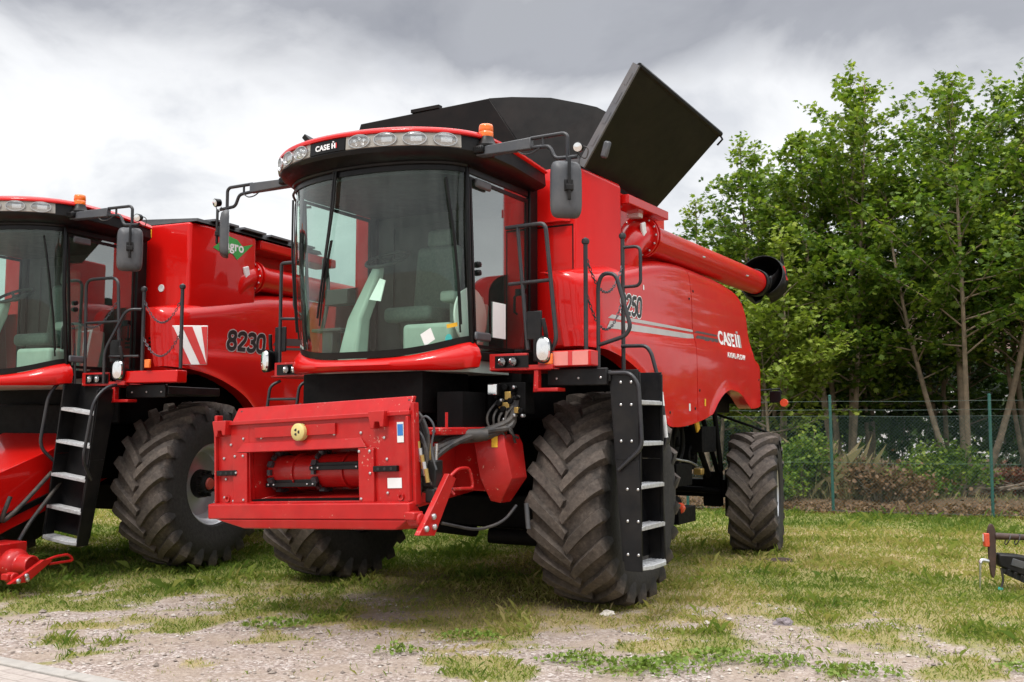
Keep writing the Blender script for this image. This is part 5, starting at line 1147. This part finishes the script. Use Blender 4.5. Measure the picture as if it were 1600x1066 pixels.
def tree(loc, H, spread, nst, seed, label, mat=None, leaf=.106, dens=1., z0=.22, lean=.22, group='young broadleaf trees behind the fence', name='maple_tree', az0=None):
    rs = random.Random(seed); root = empty(name, (loc[0], loc[1], 0)); tag(root, label, 'tree', group)
    tr = MB(); br = MB(); pts, sz = [], []
    for s in range(nst):
        az = (az0 if az0 is not None else rs.random() * 6.28) + 2 * PI * s / nst + rs.uniform(-.4, .4); hs = H * (1 if s == 0 else rs.uniform(.72, .97)); ln = lean * rs.uniform(.5, 1.2) * (.35 if nst == 1 or s == 0 else 1)
        k = 14; P = []; wob = [rs.uniform(-.1, .1) for _ in range(4)]
        for i in range(k + 1):
            t = i / k; o = ln * hs * (t ** .75) * (1 - .25 * t)
            P.append(Vector((math.cos(az) * o + .10 * math.cos(az) + wob[0] * math.sin(t * 5 + wob[1] * 30) * t, math.sin(az) * o + .10 * math.sin(az) + wob[2] * math.sin(t * 6 + wob[3] * 30) * t, hs * t - .05)))
        r0 = rs.uniform(.055, .085) * (H / 9) ** .8
        tr.tube(P, [r0 * (1 - .93 * (i / k)) + .006 for i in range(k + 1)], 8)
        nb = int(34 * dens * hs / 9) + 4
        for b in range(nb):
            t = z0 + (1 - z0) * (b + rs.random()) / nb; i = min(k - 1, int(t * k)); base = P[i].lerp(P[i + 1], t * k - i)
            prof = (.55 + .45 * math.sin(min(1, (t - z0) / .35 + .25) * PI / 2)) * max(.10, min(1, (1 - t) * 1.75) ** .72)
            ln_ = spread * prof * rs.uniform(.65, 1.2) * 1.25; a = b * 2.39996 + rs.uniform(-.5, .5); el = rs.uniform(-.1, .7) + .45 * t
            q = Vector((math.cos(a) * math.cos(el), math.sin(a) * math.cos(el), math.sin(el))); B_ = [base]; m = 5
            for j in range(m):
                q = (q + Vector((rs.uniform(-.16, .16), rs.uniform(-.16, .16), rs.uniform(-.10, .14)))).normalized(); B_.append(B_[-1] + q * (ln_ / m))
            br.tube(B_, [max(.003, (.022 * (1 - t) + .008) * (1 - .85 * j / m)) for j in range(m + 1)], 5)
            nt_ = max(3, int(ln_ * 7.6))
            for w in range(nt_):
                u = .22 + .78 * (w + rs.random()) / nt_; j = min(m - 1, int(u * m)); c = B_[j].lerp(B_[j + 1], u * m - j)
                d = Vector((rs.gauss(0, 1), rs.gauss(0, 1), rs.gauss(.15, .55))).normalized() * rs.uniform(.10, .42) * (1 - .3 * u)
                for e in range(rs.randint(7, 12)):
                    v = rs.random(); g = .10
                    pts.append(c + d * v + Vector((rs.gauss(0, g), rs.gauss(0, g), rs.gauss(0, g * .6)))); sz.append(leaf * rs.uniform(.6, 1.25))
        for e in range(14):                         # tuft on the leading shoot
            t = 1 - .16 * rs.random() ** 1.2; i = min(k - 1, int(t * k)); c = P[i].lerp(P[i + 1], t * k - i)
            for f in range(3): pts.append(c + Vector((rs.gauss(0, .07), rs.gauss(0, .07), rs.gauss(0, .07)))); sz.append(leaf * rs.uniform(.5, .9))
    tr.build('trunk', BARK, root, angle=80); br.build('branches', BARK, root, angle=80)
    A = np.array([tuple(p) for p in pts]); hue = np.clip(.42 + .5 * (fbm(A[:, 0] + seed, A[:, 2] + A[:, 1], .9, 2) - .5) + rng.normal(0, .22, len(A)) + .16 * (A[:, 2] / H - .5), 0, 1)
    link('crown', leaf_mesh('crown', A, np.array(sz), hue, mat or LM), None, root)
    return len(pts)
def shrub(loc, rx, ry, h, n, seed, label, mat, leaf=.08, cat='shrub', group=None, name='shrub', stems=7, base=0.):
    rs = random.Random(seed); root = empty(name, (loc[0], loc[1], 0)); tag(root, label, cat, group); mb = MB(); pts = []; ends = []
    for s in range(stems * 3):
        a, q = rs.random() * 6.28, math.sqrt(rs.random()); e = Vector((math.cos(a) * rx * q * .9, math.sin(a) * ry * q * .9, h * (1 - .55 * q * q) * rs.uniform(.6, 1.05)))
        b = Vector((e.x * .3, e.y * .3, 0)); m = b.lerp(e, .5) + Vector((rs.uniform(-.1, .1), rs.uniform(-.1, .1), .08 * h)); mb.tube([b, m, e], [.012, .009, .004], 5); ends += [(m, e)]
    mb.build('stems', BARK, root, angle=80)
    for i in range(n // 9):
        m, e = rs.choice(ends); c = m.lerp(e, rs.random() ** .7 * 1.05) + Vector((rs.gauss(0, .16 * rx), rs.gauss(0, .16 * ry), rs.gauss(0, .08 * h)))
        for k in range(9): pts.append((c.x + rs.gauss(0, .11), c.y + rs.gauss(0, .11), max(.03 + base, c.z + rs.gauss(0, .09))))
    A = np.array(pts); hue = np.clip(.45 + .6 * (fbm(A[:, 0] * 1.7 + seed, A[:, 2] * 1.7 + A[:, 1], 1., 2) - .5) + rng.normal(0, .2, len(A)), 0, 1)
    link('foliage', leaf_mesh('foliage', A, rng.uniform(.6, 1.25, len(A)) * leaf, hue, mat, .8), None, root)

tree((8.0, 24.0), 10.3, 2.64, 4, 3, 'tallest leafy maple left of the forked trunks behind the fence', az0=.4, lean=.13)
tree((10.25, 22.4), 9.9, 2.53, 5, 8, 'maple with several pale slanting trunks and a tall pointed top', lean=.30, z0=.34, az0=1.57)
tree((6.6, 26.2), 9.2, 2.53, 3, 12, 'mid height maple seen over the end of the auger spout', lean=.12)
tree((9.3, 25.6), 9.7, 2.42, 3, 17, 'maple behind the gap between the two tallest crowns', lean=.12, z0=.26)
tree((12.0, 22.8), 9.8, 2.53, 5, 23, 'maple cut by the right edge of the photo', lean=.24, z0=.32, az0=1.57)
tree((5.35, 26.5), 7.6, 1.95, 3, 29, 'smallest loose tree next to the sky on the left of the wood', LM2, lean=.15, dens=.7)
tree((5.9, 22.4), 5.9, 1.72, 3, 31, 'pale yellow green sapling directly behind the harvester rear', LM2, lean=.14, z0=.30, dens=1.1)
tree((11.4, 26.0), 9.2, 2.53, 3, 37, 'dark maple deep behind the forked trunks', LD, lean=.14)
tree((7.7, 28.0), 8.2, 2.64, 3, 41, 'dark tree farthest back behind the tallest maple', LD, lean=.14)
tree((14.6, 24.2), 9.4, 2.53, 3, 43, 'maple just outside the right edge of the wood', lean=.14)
for (x, y, rx, h, sd, lb) in ((8.2, 26.6, 1.7, 4.4, 51, 'dark ivy covered bush between the maple trunks'), (11.0, 28.6, 2.2, 4.4, 52, 'broad dark bush at the back behind the forked trunks'), (14.2, 27.8, 2.2, 4.2, 53, 'dark bush at the back by the right edge'), (5.2, 29.0, 1.8, 3.4, 54, 'rounded green bush behind the harvester rear wheel'), (2.6, 29.5, 2.0, 3.2, 56, 'green bush seen between the harvester body and rear wheel')):
    shrub((x, y), rx, rx, h, 4600, sd, lb, LD if sd != 54 else LM, .15, group='bushes at the back of the wood')
shrub((-1.5, 30), 2.4, 2, 3.0, 3600, 57, 'green bush hidden behind the open harvester', LD, .15, group='bushes at the back of the wood')
shrub((-12.2, 25), 2.2, 1.8, 2.7, 4600, 58, 'bright green bush behind the left harvester cab', LM2, .13)
shrub((-9.0, 28), 2.2, 1.8, 2.5, 3600, 59, 'green bush behind the left harvester wheels', LM, .13)
shrub((9.2, 20.9), .9, .6, 1.25, 2600, 61, 'low green bramble behind the middle of the fence', LM, .07, group='low plants behind the fence')
shrub((6.0, 20.6), .7, .6, 1.5, 2000, 62, 'low leafy bramble behind the fence beside the rear wheel', LM, .07, group='low plants behind the fence')
shrub((7.3, 19.8), 1.25, .6, .75, 1500, 63, 'bush of withered brown leaves behind the left fence post', LB, .07, group='low plants behind the fence')
shrub((10.5, 21.0), .45, .4, .60, 800, 64, 'small reddish leaved plant at the foot of the forked trunks', LR, .07, group='low plants behind the fence')
shrub((11.35, 20.6), .5, .4, .65, 900, 65, 'small reddish leaved plant behind the right fence post', LR, .07, group='low plants behind the fence')
shrub((8.3, 20.6), .7, .5, .8, 1100, 67, 'short green bramble beside the withered brown bush', LM, .06, group='low plants behind the fence')
shrub((5.1, 20.0), .8, .5, .9, 1300, 68, 'green bramble low behind the rear tyre', LM, .065, group='low plants behind the fence')
shrub((12.6, 20.8), .8, .5, 1.2, 1900, 66, 'green bramble right of the right fence post', LM, .07, group='low plants behind the fence')
def tall_grass():
    n = 5500; c = [(6.7, 21.2, .9, 1.25), (7.4, 21.4, .8, 1.1), (7.0, 20.8, 1.2, .8), (8.4, 20.6, 1.0, .45), (5.2, 20.6, .9, .6), (10.0, 20.0, 1.6, .28), (12.4, 19.6, 1.4, .28)]
    k = rng.integers(0, len(c), n); C = np.array(c)[k]; x, y = C[:, 0] + rng.normal(0, .5, n) * C[:, 2], C[:, 1] + rng.normal(0, .35, n)
    ok = beyond(x, y) > .25; x, y, C = x[ok], y[ok], C[ok]; n = len(x); h = (.12 + .8 * rng.random(n) ** 2.2) * C[:, 3] * 1.0 * (.4 + 1.1 * fbm(x + 4, y, 1.6, 2))
    hue = np.clip(.55 + .5 * (fbm(x, y, 1.1, 2) - .35) + rng.normal(0, .17, n), 0, 1)
    m = blade_mat('dry_grass_blades', [(0, (.07, .10, .03)), (.4, (.17, .17, .065)), (.75, (.33, .27, .14)), (1, (.45, .37, .22))], .3)
    o = link('tall_grass', blades(np.stack([x, y, np.zeros(n)], -1), h, rng.uniform(.0016, .0034, n), rng.uniform(.1, .7, n), hue, 'tall_grass', m), None); o['kind'] = 'stuff'; o['label'] = 'tall dry grass behind the fence'
tall_grass()
def litter():
    n = 9000; x = rng.uniform(2, 16, n); y = FP[1] + (x - FP[0]) * FD[1] / FD[0] + rng.gamma(2., .55, n) - .12
    z = rng.uniform(.02, .09, n); A = np.stack([x, y, z], -1)
    o = link('leaf_litter', leaf_mesh('leaf_litter', A, rng.uniform(.03, .075, n), rng.random(n), LB, 1.0), None); o['kind'] = 'stuff'; o['label'] = 'fallen brown leaves along the fence foot'
litter()
def far_wood():
    n = 15000; x = rng.uniform(-14, 34, n); top = 3.0 + 2.2 * fbm(x, x * 0, .25, 3); y = 36 + rng.normal(0, 1.2, n) + .02 * x; z = rng.random(n) ** .8 * top
    o = link('distant_wood', leaf_mesh('distant_wood', np.stack([x, y, z], -1), rng.uniform(.16, .34, n), np.clip(.4 + .7 * (fbm(x, z, .7, 2) - .5) + rng.normal(0, .15, n), 0, 1), LD, .9), None); o['kind'] = 'stuff'; o['label'] = 'dark green thicket far behind the trees'
far_wood()
def added_wood_edge():  # unseen leaf mass, added and kept low to darken reflections in the red flank
    n = 16000; u = rng.random(n); x = 15.5 + 8.5 * u + rng.normal(0, .8, n); y = 20.5 - 13 * u + rng.normal(0, .8, n); z = rng.random(n) ** .8 * (2.4 + 2.2 * fbm(u * 9, u * 0, 1., 2))
    o = link('added_wood_edge', leaf_mesh('added_wood_edge', np.stack([x, y, z], -1), rng.uniform(.14, .30, n), np.clip(.45 + .7 * (fbm(x, z, .7, 2) - .5) + rng.normal(0, .15, n), 0, 1), LM, .9), None); o['kind'] = 'stuff'; o['label'] = 'unseen edge of the wood added on the right for its dark reflections'
added_wood_edge()
def branch_pile(c, n, ln, seed, label):
    rs = random.Random(seed); r = empty('branch_pile', (*c, 0)); tag(r, label, 'branch pile', 'heaps of cut branches behind the fence')
    for k in range(n):
        a = rs.gauss(0, .35) + (PI if rs.random() < .5 else 0); p = Vector((rs.gauss(0, .5), rs.gauss(0, .25), rs.uniform(.05, .35))); d = Vector((math.cos(a), math.sin(a) * .5, rs.gauss(.02, .16))) * rs.uniform(.4, 1) * ln
        mb = MB(); mb.tube([p - d / 2, p + Vector((rs.gauss(0, .06), rs.gauss(0, .06), rs.gauss(0, .05))), p + d / 2], [rs.uniform(.012, .035), .018, .006], 6, .2); mb.build('branch', BARK2, r)
branch_pile((12.3, 20.0), 34, 1.5, 5, 'heap of cut pale branches right of the right fence post'); branch_pile((10.4, 20.6), 16, 1.2, 6, 'smaller heap of cut branches at the forked trunks')

# ------------------------------------------------------------------ small things on the ground
def rock(loc, r, col, label, name='stone', seed=0):
    bm = bmesh.new(); bmesh.ops.create_icosphere(bm, subdivisions=3, radius=1)
    for v in bm.verts:
        d = 1 + .45 * mnoise.noise(v.co * 1.3 + Vector((seed, 0, 0))) + .15 * mnoise.noise(v.co * 4); v.co = Vector((v.co.x * r[0], v.co.y * r[1], v.co.z * r[2])) * d
    me = bpy.data.meshes.new(name); bm.to_mesh(me); bm.free()
    o = link(name, me, pmat(name + '_surface', col, .9, var=.3, scale=30, bump=.5, bscale=120), None, loc=loc); tag(o, label, name.replace('_', ' '))
rock((.80, 8.48, .0), (.055, .04, .035), (.62, .58, .52), 'pale stone on the grass in front of the big front tyre', 'stone', 2)
rock((2.17, 8.1, .0), (.075, .05, .04), (.20, .17, .18), 'grey stone on dry grass right of the front wheel', 'stone', 5)
rock((3.05, 11.6, -.01), (.28, .09, .05), (.045, .03, .02), 'dark clod of turned soil in front of the rear wheel', 'soil_clod', 7)
rock((2.65, 11.5, -.015), (.2, .07, .035), (.06, .042, .027), 'flatter clod of soil left of the dark clod', 'soil_clod', 9)
WG = leafmat('weed_leaf', [(0, (.09, .16, .022)), (.5, (.17, .26, .04)), (1, (.28, .34, .09))], .35)
def weed(loc, r, n, seed, label):
    rs = np.random.default_rng(seed); q = rs.random(n) ** .8 * r * 1.6; n = len(q); a = rs.random(n) * 2 * PI
    A = np.stack([loc[0] + q * np.cos(a) * 1.5, loc[1] + q * np.sin(a) * .8, .01 + .06 * rs.random(n) * np.clip(1.1 - (q / r / 1.6) ** 1.2, .12, 1)], -1)
    o = link('weed_clump', leaf_mesh('weed_clump', A, rs.uniform(.011, .030, n), np.clip(rs.normal(.5, .2, n), 0, 1), WG, .9), None); tag(o, label, 'weed', 'green weeds growing in the gravel')
for loc, r, n, lb in (((.86, 6.62), .20, 620, 'largest bright green weed patch at the bottom centre'), ((.42, 6.82), .11, 230, 'small weed patch left of the largest one'), ((1.36, 6.9), .17, 420, 'wide weed patch right of the largest one'), ((1.82, 6.75), .10, 170, 'weed patch at the right end of the row'), ((2.25, 6.5), .13, 220, 'weed patch at the bottom edge towards the right'), ((-.80, 7.1), .08, 120, 'lone weed in gravel below the feeder house'), ((-.33, 7.55), .12, 200, 'weed below the front wheel on the open harvester'), ((-1.85, 8.0), .12, 240, 'weed tuft at the edge of the grass left of centre'), ((3.35, 6.6), .10, 160, 'weed at the bottom right corner')):
    weed(loc, r, n, int(loc[0] * 100) + 500, lb)

# ------------------------------------------------------------------ implement reaching in from the right
def implement():
    r = empty('farm_implement', (4.62, 9.75, 0), R(-6)); tag(r, 'dark farm implement with a tail lamp entering at the right edge', 'farm implement')
    rust = pmat('rusty_plate', (.045, .022, .016), .6, var=.4, scale=20, dust=.15)
    mb = MB(); P = [(.03 + .042 * math.cos(a) * (1.25 if math.sin(a) > .4 else .8), .36 + .26 * math.sin(a)) for a in [2 * PI * k / 24 for k in range(24)]]
    mb.prism(P, 'y', -.02, .02); pl = mb.build('end_plate', rust, r, bevel=.005)
    mb = MB(); mb.box((-.05, -.045, .40), (.0, .01, .53)); lm = mb.build('tail_lamp', 'lens_red', r, bevel=.008); mb = MB(); mb.box((-.053, -.03, .45), (-.05, -.0, .52)); mb.build('lens', 'reflw', lm)
    mb = MB(); mb.tube([(.06, 0, .50), (.25, 0, .495), (.45, .02, .485), (1.2, .02, .47)], [.035, .03, .03, .03], 12); ub = mb.build('upper_bar', rust, r)
    for x in (.18, .27, .38): mb = MB(); mb.tube([(x + .02 * math.cos(t), 0 + .045 * math.sin(t), .47 + .05 * math.cos(t * 1)) for t in [2 * PI * k / 12 for k in range(12)]], .006, 6, closed=True); mb.build('hose_clip', 'hose', ub)
    mb = MB(); mb.loft([[(.07, -.06, .22), (.07, .06, .22), (.07, .06, .34), (.07, -.06, .34)], [(.25, -.08, .14), (.25, .08, .14), (.25, .08, .33), (.25, -.08, .33)], [(.6, -.09, .05), (.6, .09, .05), (.6, .09, .27), (.6, -.09, .27)], [(1.3, -.09, -.0), (1.3, .09, -.0), (1.3, .09, .2), (1.3, -.09, .2)]])
    gb = mb.build('gear_housing', 'blackm', r, bevel=.02)
    for k in range(7): mb = MB(); mb.cbox((.14 + .06 * k, -.03, .17 - .028 * k), (.028, .14, .06), ry=.4); mb.build('cutter_tooth', 'blackm', gb, bevel=.004)
    mb = MB(); mb.cbox((.24, -.075, .25), (.12, .02, .07), ry=.3); mb.build('cover_plate', 'grey', gb, bevel=.005)
    mb = MB(); mb.tube([(.0, 0, .26), (-.07, 0, .27), (-.085, -.01, .24)], .018, 8, .03); mb.tube([(-.085, -.01, .24), (-.09, -.01, .12), (-.095, -.01, .0)], [.012, .010, .004], 8); mb.build('tine', 'steel', r)
    mb = MB(); mb.tube([(.10, -.03, .2), (.115, -.03, .08), (.09, -.03, .01)], .011, 8, .03); ho = mb.build('hose', 'hose', r); mb = MB(); mb.cyl((.09, -.03, .015), (.08, -.03, -.02), .022); mb.build('hose_cap', 'cyan', ho)
    mb = MB(); mb.box((.44, -.05, -.03), (.48, .0, .2)); mb.build('support_leg', rust, r)
implement()

# pale house glimpsed through the wood
def house():
    r = empty('pale_house', (19.5, 44, 0), R(-12)); tag(r, 'pale house glimpsed between trunks far behind the wood', 'house')
    mw = pmat('house_render', (.66, .66, .64), .85, var=.06); mr = pmat('house_roof', (.12, .07, .055), .8, var=.2, scale=20)
    mb = MB(); mb.box((-4, 0, 0), (4, 7, 4.8)); mb.prism([(-.0, 4.8), (7.0, 4.8), (3.5, 7.2)], 'x', -3.98, 3.98); mb.build('wall', mw, r)
    mb = MB(); mb.hexa([(-4.3, -.4, 4.6), (4.3, -.4, 4.6), (4.3, 3.5, 7.3), (-4.3, 3.5, 7.3), (-4.3, -.4, 4.75), (4.3, -.4, 4.75), (4.3, 3.5, 7.45), (-4.3, 3.5, 7.45)]); mb.hexa([(-4.3, 3.5, 7.3), (4.3, 3.5, 7.3), (4.3, 7.4, 4.6), (-4.3, 7.4, 4.6), (-4.3, 3.5, 7.45), (4.3, 3.5, 7.45), (4.3, 7.4, 4.75), (-4.3, 7.4, 4.75)]); mb.build('roof', mr, r)
    for x in (-2.6, -.6, 1.6):
        mb = MB(); mb.box((x, -.05, 2.9), (x + .9, .02, 4.2)); w = mb.build('window', 'white', r); mb = MB(); mb.box((x + .08, -.06, 2.98), (x + .82, -.051, 4.12)); mb.build('pane', 'black', w)
house()

# ------------------------------------------------------------------ the harvesters
harvester((-.472, 9.835, 0), -R(30), 1.0, 'open harvester in front with raised tank cover and feeder house off the ground')
harvester((-5.0, 11.92, 0), -R(23), .977, 'left harvester behind with closed tank and red and white warning board', True)

# ------------------------------------------------------------------ sky, sun, camera
def sky():
    w = bpy.data.worlds.new('World'); S.world = w; w.use_nodes = True; nt = w.node_tree; nt.nodes.clear()
    out = N(nt, 'ShaderNodeOutputWorld'); bg = N(nt, 'ShaderNodeBackground'); L(nt, bg.outputs[0], out.inputs[0]); bg.inputs[1].default_value = .1
    sk = N(nt, 'ShaderNodeTexSky', sky_type='NISHITA'); sk.sun_disc = False; sk.sun_elevation = R(52); sk.sun_rotation = R(205); sk.air_density = 1.2; sk.dust_density = 2.5
    tc = N(nt, 'ShaderNodeTexCoord').outputs['Generated']; sp = N(nt, 'ShaderNodeSeparateXYZ'); L(nt, tc, sp.inputs[0]); z = sp.outputs[2]
    mp = N(nt, 'ShaderNodeMapping'); mp.inputs['Scale'].default_value = (1, 1, 1.7); L(nt, tc, mp.inputs[0])
    mp.inputs['Location'].default_value = (.35, .1, .2)
    n1 = noise(nt, 2.1, 7, mp.outputs[0], .5, .35); n2 = noise(nt, 5.2, 6, mp.outputs[0], .55, .3)
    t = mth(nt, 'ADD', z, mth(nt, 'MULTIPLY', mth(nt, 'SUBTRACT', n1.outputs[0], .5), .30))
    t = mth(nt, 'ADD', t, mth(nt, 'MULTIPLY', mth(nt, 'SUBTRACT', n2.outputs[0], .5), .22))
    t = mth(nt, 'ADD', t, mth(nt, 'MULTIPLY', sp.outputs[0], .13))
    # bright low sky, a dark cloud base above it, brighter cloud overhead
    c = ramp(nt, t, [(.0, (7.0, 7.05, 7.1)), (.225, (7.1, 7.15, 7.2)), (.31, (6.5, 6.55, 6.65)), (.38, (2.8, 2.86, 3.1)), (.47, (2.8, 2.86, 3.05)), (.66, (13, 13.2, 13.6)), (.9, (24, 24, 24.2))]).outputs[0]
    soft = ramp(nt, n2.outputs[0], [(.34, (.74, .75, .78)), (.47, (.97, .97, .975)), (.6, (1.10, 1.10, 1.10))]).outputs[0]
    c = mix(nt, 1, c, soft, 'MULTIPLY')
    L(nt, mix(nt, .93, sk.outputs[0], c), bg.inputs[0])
sky()
sun = bpy.data.lights.new('sun', 'SUN'); sun.energy = 1.5; sun.angle = R(14); sun.color = (1, .96, .9)
so = bpy.data.objects.new('sun', sun); COL.objects.link(so); so.rotation_euler = Vector((.30, .62, -.95)).to_track_quat('-Z', 'Y').to_euler()
cam = bpy.data.cameras.new('camera'); co = bpy.data.objects.new('camera', cam); COL.objects.link(co)
cam.sensor_width = 36; cam.lens = 1550 / 1600 * 36; cam.clip_end = 3000; cam.clip_start = .05
co.location = (0, 0, 1.6); co.rotation_euler = (R(90) + math.atan((660 - 533) / 1550), 0, 0)
S.camera = co
S.view_settings.view_transform = 'Standard'; S.view_settings.look = 'None'; S.view_settings.exposure = .6; S.view_settings.gamma = 1
S.cycles.transparent_max_bounces = 24; S.cycles.max_bounces = 10; S.cycles.use_denoising = True
